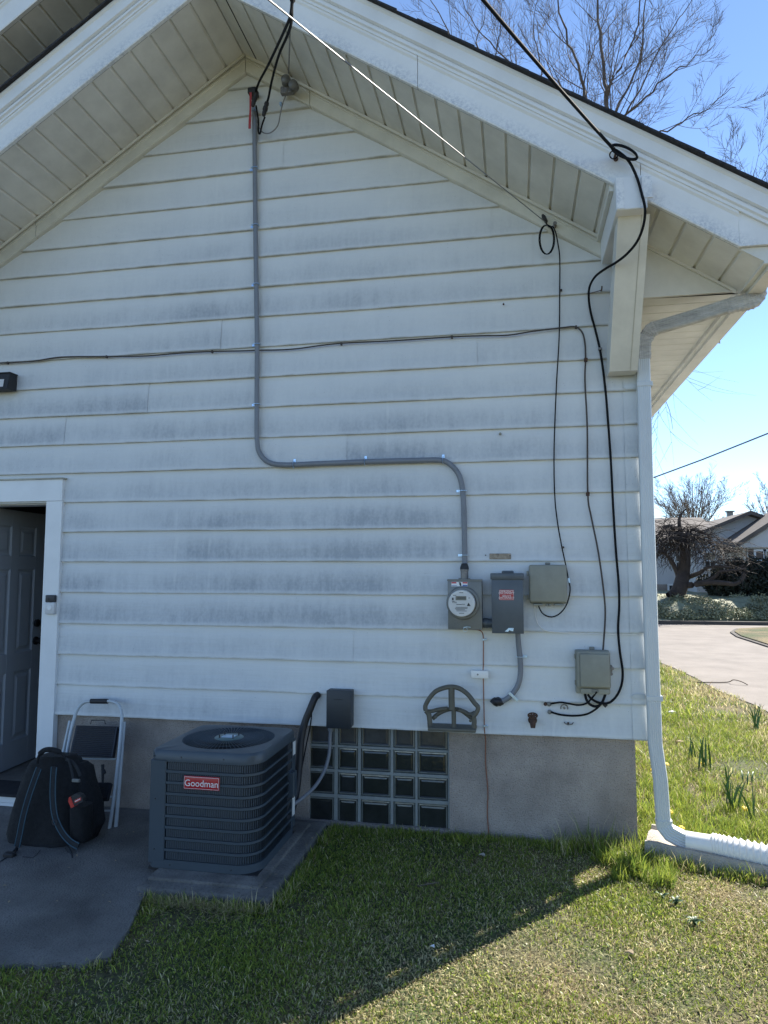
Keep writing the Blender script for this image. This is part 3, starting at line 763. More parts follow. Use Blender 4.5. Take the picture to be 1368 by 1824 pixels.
# --- meter box
mc = at(824.6, 1074, -.115)
f0 = at(798, 1121, -.11); f1 = at(858, 1033, -.11)
t = thing('electric_meter', 'grey meter box with a round glass electric meter, left of the red-labelled switch', 'meter', ((f0.x+f1.x)/2, -.01, f0.z))
m = M(); m.rbox(f0.x, f1.x, -.11, -.008, f0.z, f1.z, .004, 2); m.build('meter_box', 'meter_grey', t, smooth=True)
m = M(); m.rbox(f0.x - .003, f1.x + .003, -.114, -.08, f1.z - .007, f1.z + .004, .002, 1); m.build('box_lip', 'meter_grey', t)
m = M(); m.lathe((mc.x, -.111, mc.z), (0, -1, 0), [(0, .098), (.014, .097), (.020, .093), (.022, .088), (.022, .080), (.0, .080)], 40); m.build('sealing_ring', 'meter_grey', t, smooth=True)
m = M(); m.lathe((mc.x - .004, -.112, mc.z), (0, -1, 0), [(0, .078), (.055, .074), (.056, .073)], 40); mf = m.build('meter_face', 'label_white', t, smooth=True)
fy = -.1685
cxm = mc.x - .004
m = M(); m.box(cxm - .034, cxm + .028, fy - .001, fy, mc.z + .018, mc.z + .042); m.build('display', 'box_beige', mf)
text_mesh('00000', .020, 'label_dark', mf, (cxm, fy - .0016, mc.z + .030), 'digits', extrude=.0002)
text_mesh('kWh', .013, 'label_dark', mf, (cxm - .04, fy - .0005, mc.z + .005), extrude=.0002)
m = M()
for i, (a, b, zz) in enumerate([(-.05,-.03,.045),(-.055,-.04,.01),(-.03,-.015,-.008),(-.02,.0,-.008),(.0,.02,-.006),(-.035,.035,-.024),(-.038,.034,-.031),(-.034,.02,-.038),(-.03,.03,-.045),(-.015,.015,-.058),(-.012,.01,.06),(.04,.05,.03)]):
    m.box(cxm + a, cxm + b, fy - .0008, fy - .0001, mc.z + zz, mc.z + zz + .0028)
m.prism([(cxm + .030, mc.z - .015), (cxm + .052, mc.z - .015), (cxm + .041, mc.z + .005)], fy - .0009, fy - .0001)
m.box(cxm - .055, cxm - .046, fy - .0009, fy - .0001, mc.z + .018, mc.z + .032)
m.build('printed_marks', 'label_dark', mf)
m = M(); m.lathe((mc.x - .004, -.112, mc.z), (0, -1, 0), [(.0, .0795), (.06, .0775), (.066, .072), (.067, .0), ], 40); m.build('glass_cover', 'meter_glass', t, smooth=True)
# hub and boot
h0 = at(827.5, 1030, -.055)
m = M(); m.lathe((h0.x, -.055, f1.z), (0, 0, 1), [(0, .030), (.008, .030), (.008, .023), (.05, .023), (.052, .025), (.062, .025)], 20); m.box(h0.x - .04, h0.x + .04, -.085, -.025, f1.z, f1.z + .004)
m.lathe((h0.x - .03, -.08, f1.z + .004), (0, 0, 1), [(0, .005), (.006, .005)], 8); m.lathe((h0.x + .03, -.08, f1.z + .004), (0, 0, 1), [(0, .005), (.006, .005)], 8)
m.build('cable_hub', 'old_metal', t, smooth=True)
m = M(); m.lathe((h0.x, -.052, f1.z + .062), (0, 0, 1), [(0, .027), (.012, .026), (.034, .018), (.036, .012)], 20); m.build('rubber_boot', 'black_rubber', t, smooth=True)
# label
a = at(804, 1036.5, -.1115); b = at(833, 1044.5, -.1115)
m = M(); m.box(a.x, b.x, -.1118, -.1105, b.z, a.z); lb = m.build('warning_label', 'label_white', t)
w3 = (b.x - a.x) / 3
m = M(); m.box(a.x + .001, a.x + w3 - .002, -.1124, -.1119, a.z - .009, a.z - .001); m.box(a.x + 2*w3 + .002, b.x - .001, -.1124, -.1119, a.z - .009, a.z - .001); m.build('red_print', 'label_red', lb)
m = M(); m.box(a.x + 2*w3 + .002, b.x - .001, -.1124, -.1119, b.z + .001, b.z + .009); m.box(a.x + .001, a.x + w3, -.1124, -.1119, b.z + .003, b.z + .006); m.build('blue_print', 'label_blue', lb)
m = M(); cc = a.x + 1.5*w3; zc = (a.z + b.z)/2
m.prism([(cc - .006, zc + .012), (cc + .001, zc + .004), (cc - .003, zc + .004), (cc + .004, zc - .012), (cc + .012, zc - .01), (cc + .008, zc + .01)], -.1124, -.1119); m.build('black_figure', 'label_dark', lb)
# pressed emblem, bottom left
e0 = at(812, 1107, -.111); m = M()
for dx, rr in ((-.012, .017), (.012, .017), (0, .012)):
    m.tube([(e0.x + dx + rr*math.cos(a_), -.1105, e0.z + rr*math.sin(a_)) for a_ in np.linspace(0, 6.283, 20)], .0014, 4)
m.box(e0.x - .02, e0.x + .028, -.1115, -.1095, e0.z - .028, e0.z - .025); m.box(e0.x - .001, e0.x + .002, -.1115, -.1095, e0.z - .018, e0.z + .018); m.build('pressed_emblem', 'meter_grey', t)
hs = at(832, 1119, -.112); m = M(); m.tube([(hs.x - .02, -.114, hs.z + .004), (hs.x, -.118, hs.z + .009), (hs.x + .02, -.114, hs.z + .006)], .003, 6); m.tube([(hs.x - .01 + .012*math.cos(q), -.116, hs.z - .008 + .012*math.sin(q)) for q in np.linspace(0, 6.28, 14)], .0012, 4); m.build('hasp', 'galvanised', t)
# nipple between the boxes
n0 = at(866, 1110, -.055); m = M(); m.lathe((f1.x, -.055, n0.z), (1, 0, 0), [(0, .027), (.008, .027), (.009, .030), (.03, .030), (.031, .027), (.07, .027)], 20); 
npl = m.build('conduit_nipple', 'switch_grey', t, smooth=True)
# --- disconnect switch
f0 = at(876.5, 1128, -.12); f1 = at(931.5, 1022, -.12)
t = thing('disconnect_switch', 'dark grey emergency disconnect box with a red warning label', 'switch box', ((f0.x+f1.x)/2, -.01, f0.z))
m = M(); m.rbox(f0.x + .003, f1.x - .003, -.112, -.008, f0.z + .006, f1.z - .004, .003, 1); m.build('switch_box', 'switch_grey', t)
m = M(); m.rbox(f0.x, f1.x, -.121, -.104, f0.z, f1.z - .03, .003, 2); m.build('cover', 'switch_grey', t, smooth=True)
m = M(); m.rbox(f0.x - .006, f1.x + .005, -.127, -.03, f1.z - .034, f1.z + .003, .004, 2); m.build('hood', 'switch_grey', t, smooth=True)
ct = (f0.x + f1.x) / 2; m = M(); m.rbox(ct - .032, ct + .038, -.09, -.03, f1.z, f1.z + .018, .008, 3); m.build('hub_plate', 'switch_grey', t, smooth=True)
a = at(889, 1050.5, -.122); b = at(915.5, 1069, -.122)
m = M(); m.rbox(a.x, b.x, -.1222, -.1208, b.z, a.z, .0004, 1); lb = m.build('warning_label', 'badge_red', t)
xc = (a.x + b.x) / 2; hh = a.z - b.z
for i, (s, f) in enumerate((('EMERGENCY', .83), ('DISCONNECT', .66), ('SERVICE', .37), ('DISCONNECT', .20))):
    text_mesh(s, .0165, 'label_white', lb, (xc, -.1226, b.z + hh * f), sx=.86, extrude=.0003)
m = M()
for (p, q, r, s) in ((a.x+.002, b.x-.002, a.z-.004, a.z-.003), (a.x+.002, b.x-.002, b.z+.002, b.z+.003)): m.box(p, q, -.1226, -.1221, r, s)
for (p, q) in ((a.x+.002, a.x+.003), (b.x-.003, b.x-.002)): m.box(p, q, -.1226, -.1221, b.z + .0032, a.z - .0042)
m.build('label_border', 'label_white', lb)
hs = at(908, 1123, -.124); m = M(); m.prism([(hs.x - .028, hs.z - .006), (hs.x - .006, hs.z + .014), (hs.x + .022, hs.z + .014), (hs.x + .020, hs.z - .004), (hs.x + .006, hs.z - .002), (hs.x, hs.z + .004), (hs.x - .01, hs.z - .008)], -.128, -.122); m.lathe((hs.x + .012, -.128, hs.z + .006), (0,-1,0), [(0,.005),(.004,.004)], 10); m.build('hasp', 'galvanised', t)
g0 = at(923, 1130, -.05)
t2 = thing('lower_cable', 'short grey cable curving from the disconnect box down to a black putty seal', 'cable', at(886, 1250, -.02))
P = path([(922,1124,-.05),(924,1150,-.035),(926.5,1175,-.028),(927,1200,-.024),(922,1222,-.024),(908,1241,-.026),(893,1250,-.018)])
m = M(); m.tube(smoothpath(P, 6), .0155, 10, flat=(.7, 1)); m.build('sheath', 'grey_cable', t2, smooth=True)
strap(t2, 926.5, 1170, False, 1, -.028)
c = at(912, 1238, -.026); m = M(); rt = Matrix.Translation(c) @ Matrix.Rotation(R(42), 4, 'Y'); m.rbox(-.021, .045, -.014, -.010, -.008, .008, .001, 1, mat=rt); m.lathe(c + Vector((.026, -.012, -.022)), (0,-1,0), [(0,.006),(.004,.004)], 8); m.build('strap', 'galvanised', t2)
m = M(); c = at(886, 1250, -.012)
bm = bmesh.new(); bmesh.ops.create_icosphere(bm, subdivisions=3, radius=1)
m.add([c + Vector((v.co.x * .042, v.co.y * .028, v.co.z * .026)) * (1 + .12 * math.sin(v.co.x * 9 + v.co.z * 7)) * 1 for v in bm.verts][:0] + [c + Vector((v.co.x * .042, v.co.y * .028, v.co.z * .026)) + Vector((1, 1, 1)) * .002 * math.sin(v.co.x * 9 + v.co.z * 7) for v in bm.verts], [[v.index for v in f.verts] for f in bm.faces]); bm.free()
m.build('putty_seal', 'black_rubber', t2, smooth=True)
# --- beige network boxes
a = at(943, 1073, -.07); b = at(1009.5, 1006, -.07)
t = thing('utility_box', 'square beige plastic box right of the red-labelled switch, cable looping beneath', 'utility box', ((a.x+b.x)/2, -.01, a.z))
m = M(); m.rbox(a.x + .004, b.x - .002, -.04, -.006, a.z - .008, b.z, .006, 2); m.build('base', 'box_beige', t, smooth=True)
m = M(); m.rbox(a.x, b.x, -.072, -.0405, a.z, b.z, .012, 3); m.build('cover', 'box_beige', t, smooth=True)
for zz in (b.z - .05, a.z + .03): m = M(); m.rbox(a.x - .013, a.x - .0005, -.05, -.02, zz - .014, zz + .014, .002, 1); m.build('hinge', 'box_beige', t)
m = M(); m.rbox((a.x+b.x)/2 - .012, (a.x+b.x)/2 + .016, -.03, -.006, b.z + .0005, b.z + .014, .002, 1); m.build('mounting_tab', 'meter_grey', t)
for x_, w_ in ((a.x + .02, .055), (b.x - .075, .055)): m = M(); m.rbox(x_, x_ + w_, -.062, -.012, a.z - .02, a.z - .0085, .003, 1); m.build('cable_port', 'box_beige', t)
m = M(); m.rbox((a.x+b.x)/2 - .014, (a.x+b.x)/2 + .018, -.06, -.03, a.z - .022, a.z - .009, .003, 1); m.lathe(((a.x+b.x)/2 + .002, -.061, a.z - .014), (0,-1,0), [(0,.004),(.002,.003)], 10, 1); m.build('latch', ['box_beige', 'label_dark'], t)
a = at(1032, 1228, -.09); b = at(1087, 1163, -.09)
t = thing('utility_box', 'taller beige box low by the corner with thick black cables under it', 'utility box', ((a.x+b.x)/2, -.01, a.z - .03))
m = M(); m.rbox(a.x - .015, b.x, -.05, -.006, a.z - .03, b.z + .008, .006, 2); m.build('base', 'box_beige', t, smooth=True)
m = M(); m.rbox(a.x - .01, b.x + .002, -.078, -.0505, a.z + .004, b.z + .006, .012, 3); m.build('cover', 'box_beige', t, smooth=True)
m = M(); m.rbox(a.x + .006, b.x - .004, -.09, -.0785, a.z + .012, b.z - .008, .008, 3); m.build('raised_panel', 'box_beige', t, smooth=True)
m = M(); m.rbox(a.x + .01, b.x - .006, -.068, -.0503, a.z - .028, a.z + .002, .003, 2); m.build('cable_port', 'box_beige', t, smooth=True)
m = M(); m.rbox((a.x+b.x)/2 - .018, (a.x+b.x)/2 + .02, -.07, -.0685, a.z - .018, a.z, .002, 1); m.build('port_slot', 'meter_grey', t)
m = M(); m.rbox((a.x+b.x)/2 - .02, (a.x+b.x)/2 + .008, -.03, -.006, b.z + .0085, b.z + .024, .002, 1); m.build('mounting_tab', 'meter_grey', t)
m = M(); m.rbox(b.x + .003, b.x + .014, -.05, -.02, (a.z+b.z)/2 - .028, (a.z+b.z)/2 + .03, .002, 1); m.lathe((b.x + .011, -.05, (a.z+b.z)/2 + .014), (0,-1,0), [(0,.011),(.01,.011),(.012,.008)], 14); m.lathe((b.x + .01, -.05, (a.z+b.z)/2 - .018), (0,-1,0), [(0,.007),(.006,.007)], 10); m.build('lock', 'old_metal', t)
for zz in (b.z - .03, a.z + .03): m = M(); m.rbox(a.x - .02, a.x - .0155, -.05, -.02, zz - .012, zz + .012, .001, 1); m.build('hinge', 'box_beige', t)

# --- cables on the wall
br_pts = [(-60,650),(0,646.5),(60,643),(110,636),(190,635),(260,634),(320,629),(378,626),(430,625),(455,624),(520,622),(600,612),(700,607),(805,600),(860,598),(905,597),(950,590),(1000,584),(1024,582),(1037,592),(1042,612),(1043,640),(1042,680),(1046,760),(1047,880),(1053,920),(1066,985),(1076,1060),(1078,1100),(1074,1160)]
t = thing('telephone_cable', 'thin dark brown cable sagging across the siding, then dropping to the low beige box', 'cable', at(1074, 1160, -.02))
m = M(); m.tube(smoothpath(path(br_pts, -.012), 5), .0050, 6); m.build('sheath', 'brown_cable', t, smooth=True)
for px, py in ((14,646),(190,635),(378,626),(608,612),(805,600),(1026,582)):
    c = at(px, py, -.012); m = M(); m.rbox(c.x - .006, c.x + .006, -.02, -.002, c.z - .011, c.z + .007, .002, 1); m.build('clip', 'brown_cable', t)
for px, py in ((1043.5,641),(1047,880)):
    c = at(px, py, -.012); m = M(); m.rbox(c.x - .010, c.x + .010, -.022, -.002, c.z - .011, c.z + .011, .002, 1); m.build('clip', 'rusty', t)
thin = [(972,396,-.045),(978,404,-.045),(985,404,-.045),(990,415,-.045),(994,435,-.03),(997,460,-.02),(997,520,-.012),(996,600,-.012),(991,690,-.012),(987,800,-.012),(988,880,-.012),(993,930,-.012),(1001,975,-.012),(1008,1008,-.02),(1012,1030,-.025),(1015.5,1050,-.03),(1010,1075,-.03),(998,1092,-.03),(982,1099,-.03),(966,1092,-.03),(957,1074,-.03)]
t = thing('coaxial_cable', 'thin black coaxial cable hanging from the frieze hook down to the square beige box', 'cable', at(957, 1074, -.03))
m = M(); m.tube(smoothpath(path(thin), 6), .0038, 6); m.build('sheath', 'black_cable', t, smooth=True)
loop = []
for i in range(40):
    a_ = i / 39 * 2 * math.pi * 2; loop.append(at(976 + 12.5 * math.sin(a_) - .1*i, 427 - 26 * math.cos(a_), -.04 - .0002 * i))
m = M(); m.tube(loop, .0034, 5); m.build('slack_loop', 'black_cable', t, smooth=True)
a = at(966, 382, -.06); b = at(974, 397, -.05); m = M(); m.tube([a, a + (b-a)*.3, a + (b-a)*.9, b], [.006, .013, .010, .004], 8); m.build('wedge_clamp', 'black_rubber', t, smooth=True)
c = at(988, 403, -.03); m = M(); m.lathe((c.x, -.03, c.z), (0,-1,0), [(0,.012),(.01,.012),(.012,.006),(.035,.006),(.037,.012),(.042,.011)], 12); m.build('hook', 'old_metal', t)
for px, py in ((999,517),(1002.5,975)): c = at(px, py, -.01); m = M(); m.rbox(c.x - .006, c.x + .008, -.018, -.002, c.z - .006, c.z + .006, .002, 1); m.build('clip', 'brown_cable', t)
c = at(1013.5, 1034, -.027); m = M(); m.tube([c + Vector((-.002,0,.014)), c + Vector((.002,0,-.014))], .0065, 8); m.build('connector', 'galvanised', t)
cable('thin_white_wire', 'thin white wire dropping from the square beige box and running right along a siding lip', path([(953,1075),(953,1092),(957,1108),(965,1119),(978,1124.5),(1020,1127.5),(1080,1129.5),(1146,1130.5)], -.008), .0022, 'plastic_white', cat='wire')
# thick black drop cable
t = thing('drop_cable', 'thick black cable from overhead, looping at the fascia and falling past the brace', 'cable', at(1095, 268, -.68))
A = at(1095, 268, -.69); B = at(861, 0, -1.75); dirv = (B - A)
far = [A + dirv * s + Vector((0, 0, .03 * s * s - .03 * s)) for s in (0, .25, .5, .75, 1.0, 2, 4, 8)]
m = M(); m.tube(far, .0078, 8); m.build('overhead_run', 'black_cable', t, smooth=True)
dn = [(1094,266,-.69),(1104,272,-.69),(1120,287,-.685),(1134,315,-.685),(1143,345,-.69),(1149,372,-.70),(1146,402,-.66),(1135,430,-.60),(1117,452,-.55),(1098,467,-.50),(1078,479,-.36),(1060,493,-.18),(1050,512,-.07),(1049,535,-.03),(1053,560,-.02),(1061,590,-.016),(1070,630,-.014),(1078,690,-.014),(1083,750,-.014),(1088,820,-.014),(1092,900,-.014),(1097,980,-.014),(1102,1040,-.014),(1103,1080,-.014),(1101,1120,-.014),(1104,1160,-.014),(1109,1195,-.016),(1107,1220,-.02),(1098,1240,-.03),(1084,1252,-.04),(1068,1252,-.045),(1054,1245,-.045),(1047,1237,-.045)]
m = M(); m.tube(smoothpath(path(dn), 6), .0068, 8); m.build('wall_run', 'black_cable', t, smooth=True)
m = M(); 
for off in (0, 1):
    m.tube([at(1112 + 24.5 * math.cos(a_) * math.cos(.42) - 9 * math.sin(a_) * math.sin(.42) + off*.5, 270 + 24.5 * math.cos(a_) * math.sin(.42) + 9 * math.sin(a_) * math.cos(.42) + off * 2, -.70 - .008*off) for a_ in np.linspace(0, 6.283, 30)], .0055, 6)
m.tube([at(1093 + 7 * math.cos(a_), 276 + 7 * math.sin(a_), -.69) for a_ in np.linspace(0, 6.283, 16)], .0035, 6)
m.build('slack_loop', 'black_cable', t, smooth=True)
c = at(1095, 268, -.66); m = M(); m.tube([at(1094,283,-.63), at(1097,272,-.67), at(1094,263,-.69)], .006, 6); m.lathe(at(1097,284,-.626), (0,-1,0), [(0,.012),(.006,.012)], 10); m.build('hook', 'rusty', t)
for px, py in ((1069,622),): c = at(px, py, -.01); m = M(); m.rbox(c.x - .012, c.x + .010, -.026, -.002, c.z - .007, c.z + .007, .002, 1); m.build('clip', 'old_metal', t)
# cables below the low box
t = thing('cable_tails', 'black cable tails looping from the low beige box into two siding holes', 'cable', at(1055, 1240, -.04))
for P_, r_ in (([(980,1254,-.004),(998,1251,-.02),(1012,1253,-.025),(1030,1256,-.03),(1044,1253,-.035),(1054,1244,-.05),(1063,1232,-.07)], .0052),
             ([(981,1268,-.004),(998,1273,-.02),(1022,1275,-.03),(1045,1272,-.035),(1064,1261,-.04),(1074,1248,-.04),(1078,1236,-.04)], .0058),
             ([(1042,1236,-.04),(1045,1247,-.05),(1053,1256,-.052),(1064,1258,-.052),(1073,1250,-.05),(1078,1237,-.045)], .0078)):
    m = M(); m.tube(smoothpath(path(P_), 6), r_, 8); m.build('cable_tail', 'black_cable', t, smooth=True)
for px, py in ((978,1254),(979,1268)): c = at(px, py, 0); m = M(); m.lathe((c.x, .0, c.z), (0,-1,0), [(0,.013),(.006,.013),(.009,.008)], 14); m.build('grommet', 'meter_grey', t)
m = M(); c = at(1078, 1256, -.02); m.prism([(c.x - .014, c.z), (c.x, c.z - .016), (c.x + .015, c.z), (c.x, c.z + .014)], -.018, -.002); m.lathe((c.x, -.018, c.z + .004), (0, -1, 0), [(0, .006), (.02, .006)], 8); m.build('cable_tie_mount', 'black_rubber', t)
# ground wire and white clamp box
t = thing('ground_wire', 'bare copper ground wire running from the meter box down past the foundation', 'wire', at(873, 1500, .02))
P = path([(838,1120.5,-.10),(852,1122,-.06),(859,1127,-.03),(861,1140,-.012),(861,1180,-.010),(860.5,1194,-.010),(861,1215,-.008),(862,1260,-.008),(863,1300,-.008),(865,1318,.012),(865,1360,.026),(869,1410,.026),(868,1450,.026),(872,1500,.026)])
m = M(); m.tube(smoothpath(P, 6), .0032, 6); m.build('wire', 'copper', t, smooth=True)
for px, py in ((862,1139),(864,1293)): c = at(px, py, -.008); m = M(); m.rbox(c.x - .008, c.x + .002, -.016, -.002, c.z - .006, c.z + .006, .001, 1); m.lathe((c.x + .010, -.006, c.z), (0,-1,0), [(0,.007),(.005,.007),(.007,.004)], 10); m.build('clamp', 'galvanised', t)
a = at(839, 1208, -.03); b = at(870, 1195, -.03)
m = M(); m.rbox(a.x, b.x, -.033, -.004, a.z, b.z, .004, 2); o = m.build('junction_cover', 'plastic_white', None, smooth=True, local=((a.x+b.x)/2, -.004, a.z)); tag(o, 'small white plastic bar over the copper ground wire below the meter', 'cover')
m = M(); m.lathe((a.x + .04, -.034, (a.z+b.z)/2), (0,-1,0), [(0,.005),(.001,.005)], 12); m.build('screw', 'old_metal', o)

# --- scar of a removed fixture, holes
m = M(); a = at(872, 996, -.004); b = at(910, 987, -.004)
vs = []; 
m.rbox(a.x, b.x, -.0052, -.0005, a.z, b.z + .004, .002, 1); o = m.build('old_mounting_patch', 'stain', None, local=((a.x+b.x)/2, -.004, a.z)); tag(o, 'brown rusty patch above the disconnect box where a fixture was removed', 'patch')
for px, py in ((865, 989), (908.5, 990)): c = at(px, py, -.003); m = M(); m.lathe((c.x, -.006, c.z), (0,-1,0), [(0,.004),(.001,.004)], 10); m.build('screw_hole', 'label_dark', o)
def bolt(px, py, r, lab, nm='bolt', mt='rusty', d=.01, par=None):
    c = at(px, py, -.002); m = M(); m.lathe((c.x, -.001, c.z), (0,-1,0), [(0,r),(d*.6,r),(d,r*.6)], 8); o = m.build(nm, mt, None, local=(c.x, -.002, c.z)); return tag(o, lab, 'bolt')
bolt(971.5, 1254, .011, 'rusty square bolt left of the cable holes under the low box')
bolt(897, 542, .006, 'small screw head in the upper siding right of centre', 'screw')
bolt(891, 773, .009, 'pale plug in the siding above the disconnect switch', 'plug', 'box_beige')
bolt(1012, 1288, .006, 'right end of the small bent hook below the cable tails', 'screw')
c = at(1005, 1261, -.004); m = M(); m.tube([(c.x + .020*math.cos(q), -.010, c.z + .020*math.sin(q)) for q in np.linspace(-.3, math.pi+.3, 14)], .0035, 6); m.lathe((c.x, -.002, c.z), (0,-1,0), [(0,.007),(.01,.007)], 10); o = m.build('pipe_clip', 'old_metal', None, local=(c.x, 0, c.z)); tag(o, 'empty curved pipe clip on the lowest siding board, between two cable tails', 'clip')
m = M(); m.tube(path([(1005,1286,-.004),(1007,1289,-.014),(1012,1291,-.014),(1019,1290,-.012),(1021,1287,-.002)]), .003, 6); o = m.build('bent_hook', 'old_metal', None, local=at(1012,1290,0)); tag(o, 'small bent wire hook at the very bottom of the siding', 'hook')
m = M(); c = at(1071, 517, -.01); m.tube([(c.x, 0, c.z), (c.x, -.04, c.z - .002), (c.x, -.045, c.z + .012)], .004, 6); m.tube([(c.x - .085, -.012, c.z - .018), (c.x - .04, -.012, c.z - .01), (c.x, -.02, c.z - .004)], .0025, 5); o = m.build('wall_hook', 'rusty', None, local=(c.x, 0, c.z)); tag(o, 'rusty hook on the siding left of the knee brace', 'hook')
# --- hose bib
c = at(950, 1280, -.02)
t = thing('outdoor_faucet', 'rusty old outdoor faucet poking through the lowest siding board', 'faucet', c)
m = M(); m.lathe((c.x - .004, .0, c.z - .012), (0,-1,0), [(0,.026),(.004,.026),(.006,.014),(.05,.013)], 14); m.tube([(c.x - .004, -.045, c.z - .004), (c.x - .004, -.062, c.z - .020), (c.x - .004, -.068, c.z - .044)], [.016, .017, .013], 10); m.build('valve_body', 'rusty', t, smooth=True)
m = M(); m.tube([(c.x - .004, -.045, c.z - .01), (c.x - .004, -.058, c.z + .022)], .008, 8)
for i in range(6):
    q = i * math.pi / 3; m.tube([(c.x - .004, -.060, c.z + .026), (c.x - .004 + .024*math.cos(q), -.061, c.z + .026 + .013*math.sin(q))], .0045, 6)
m.tube([(c.x - .004 + .026*math.cos(q), -.061, c.z + .026 + .014*math.sin(q)) for q in np.linspace(0, 6.283, 14)], .0045, 6); m.build('handle', 'rusty', t, smooth=True)
# --- hose hanger
t = thing('hose_hanger', 'olive green hose hanger with arched spokes over the glass-block window', 'hose hanger', at(803, 1300, -.01))
def P2(u, v, y): return at(740 + u/3.109, 920 + v/3.109, y)
def bar(pts, w, y0, y1, nm):
    m = M(); m.tube(smoothpath([P2(u, v, (y0+y1)/2) for u, v in pts], 5), w * 1.28, 8, flat=(1, 1)); return m.build(nm, 'hanger_green', t, smooth=True)
bar([(58,1075),(55,1050),(75,1010),(110,970),(155,950),(200,943),(245,953),(290,985),(325,1030),(347,1058),(335,1090),(318,1108)], .011, -.13, -.12, 'outer_hoop')
bar([(58,1075),(75,1100),(82,1172)], .012, -.11, -.09, 'side_arm'); bar([(318,1108),(326,1130),(322,1175)], .012, -.11, -.09, 'side_arm')
bar([(200,948),(200,1000),(202,1070)], .015, -.13, -.11, 'centre_spoke')
bar([(212,1070),(213,1170)], .011, -.11, -.09, 'centre_spoke')
bar([(95,1120),(130,1090),(175,1070),(215,1066),(255,1075),(290,1100),(318,1125)], .010, -.09, -.05, 'inner_hoop')
bar([(62,1078),(90,1078),(130,1068),(178,1062)], .009, -.11, -.09, 'cross_rib'); bar([(240,1072),(270,1080),(300,1095),(330,1085)], .009, -.11, -.09, 'cross_rib')
a = P2(70, 1180, -.12); b = P2(335, 1160, -.12); m = M(); m.rbox(a.x, b.x, -.14, -.012, a.z - .004, a.z + .016, .005, 2); o = m.build('shelf_bracket', 'hanger_green', t, smooth=True)
for u, v in ((113,1110),(212,1085),(212,1155),(305,1130)): c = P2(u, v, -.10); m = M(); m.lathe((c.x, -.095, c.z), (0,-1,0), [(0,.009),(.012,.009),(.013,.004)], 10); m.build('boss', 'hanger_green', t)

# --- peak hardware
t = thing('insulator_pair', 'two grey porcelain insulators fixed to the frieze just right of the peak', 'insulator', at(516, 160, -.04))
for (px, py, r_, y_) in ((508,143,.030,-.09),(521,152,.032,-.12)):
    c = at(px, py, y_); m = M(); m.lathe(c + Vector((0, .045, 0)), (.15, -1, -.1), [(0,.016),(.015,.03),(.025,.034),(.034,.024),(.045,.022),(.055,.032),(.070,.030),(.078,.015)], 18); m.build('porcelain_knob', 'insulator', t, smooth=True)
c = at(513, 165, -.04); m = M(); m.rbox(c.x - .045, c.x + .045, -.07, -.033, c.z - .02, c.z + .03, .006, 2, mat=None); m.build('bracket', 'old_metal', t)
t = thing('service_drop', 'black and bare twisted service drop wires coming down to splices at the peak', 'power line', at(453, 190, -.05))
tp = (521, 0, -1.6)
def wirep(pts, r, mt, nm): m = M(); m.tube(smoothpath(path(pts), 6), r, 7); return m.build(nm, mt, t, smooth=True)
wirep([tp,(518,25,-1.3),(513,40,-1.15),(497,75,-.8),(478,115,-.45),(462,145,-.2),(455,165,-.10)], .0075, 'black_cable', 'hot_wire')
wirep([(520,10,-1.45),(519,40,-1.15),(511,65,-.9),(496,100,-.55),(484,145,-.22),(478,175,-.12),(474,185,-.10)], .0075, 'black_cable', 'hot_wire')
wirep([(519,5,-1.5),(517,40,-1.1),(516,80,-.7),(514,130,-.2)], .0045, 'old_metal', 'neutral_wire')
wirep([(513,158,-.14),(507,175,-.09),(502,190,-.07),(499,205,-.06),(494,225,-.06),(480,237,-.06),(466,234,-.05),(457,214,-.035),(453,200,-.03)], .0040, 'old_metal', 'neutral_tail')
wirep([(472,208,-.09),(467,222,-.07),(463,238,-.06),(460,232,-.05),(460,214,-.04),(456,188,-.07)], .006, 'black_cable', 'hot_tail')
for (p, q, y_) in (((457,162),(450,190),-.10), ((476,181),(469,207),-.10)):
    a = at(*p, y_); b = at(*q, y_); m = M(); m.tube([a + (b-a)*s for s in (0, .06, .2, .22, .38, .40, .6, .62, .8, .94, 1)], [.008,.014,.016,.014,.014,.017,.017,.014,.014,.012,.007], 10); m.build('splice', 'black_rubber', t, smooth=True)
a = at(501, 186, -.07); m = M(); m.rbox(a.x - .008, a.x + .008, -.085, -.06, a.z - .014, a.z + .010, .002, 1); m.lathe((a.x, -.085, a.z), (0,-1,0), [(0,.006),(.006,.006)], 8); m.build('splice_connector', 'galvanised', t)
m = M(); far = [at(521,0,-1.6), at(521,0,-1.6) + (at(521,0,-1.6) - at(514,130,-.2)) * .6, at(521,0,-1.6) + (at(521,0,-1.6) - at(514,130,-.2)) * 6 + Vector((2,0,-2))]; m.tube(far, .013, 7); m.build('overhead_run', 'black_cable', t)
# red cable clamp at the cable's top
a = at(445, 162, -.04); b = at(457, 160, -.04)
t = thing('cable_weatherhead', 'red and black plastic cable end at the top of the grey cable under the peak', 'cable end', at(453, 195, -.03))
m = M(); m.rbox(a.x - .006, b.x + .006, -.07, -.004, a.z - .035, b.z + .004, .006, 2); m.build('head_cap', 'black_rubber', t, smooth=True)
a = at(446, 166, -.075); m = M(); m.tube([at(446.5,165,-.075), at(446,195,-.06), at(445,215,-.05), at(444.5,229,-.045)], [.009,.007,.009,.009], 8, flat=(.5, 1)); m.build('red_tape_end', 'rust_red', t, smooth=True)
c = at(453, 195, -.03); m = M(); m.lathe((c.x, -.028, c.z - .012), (0,0,1), [(0,.019),(.022,.019)], 14); m.build('clamp_ring', 'galvanised', t)
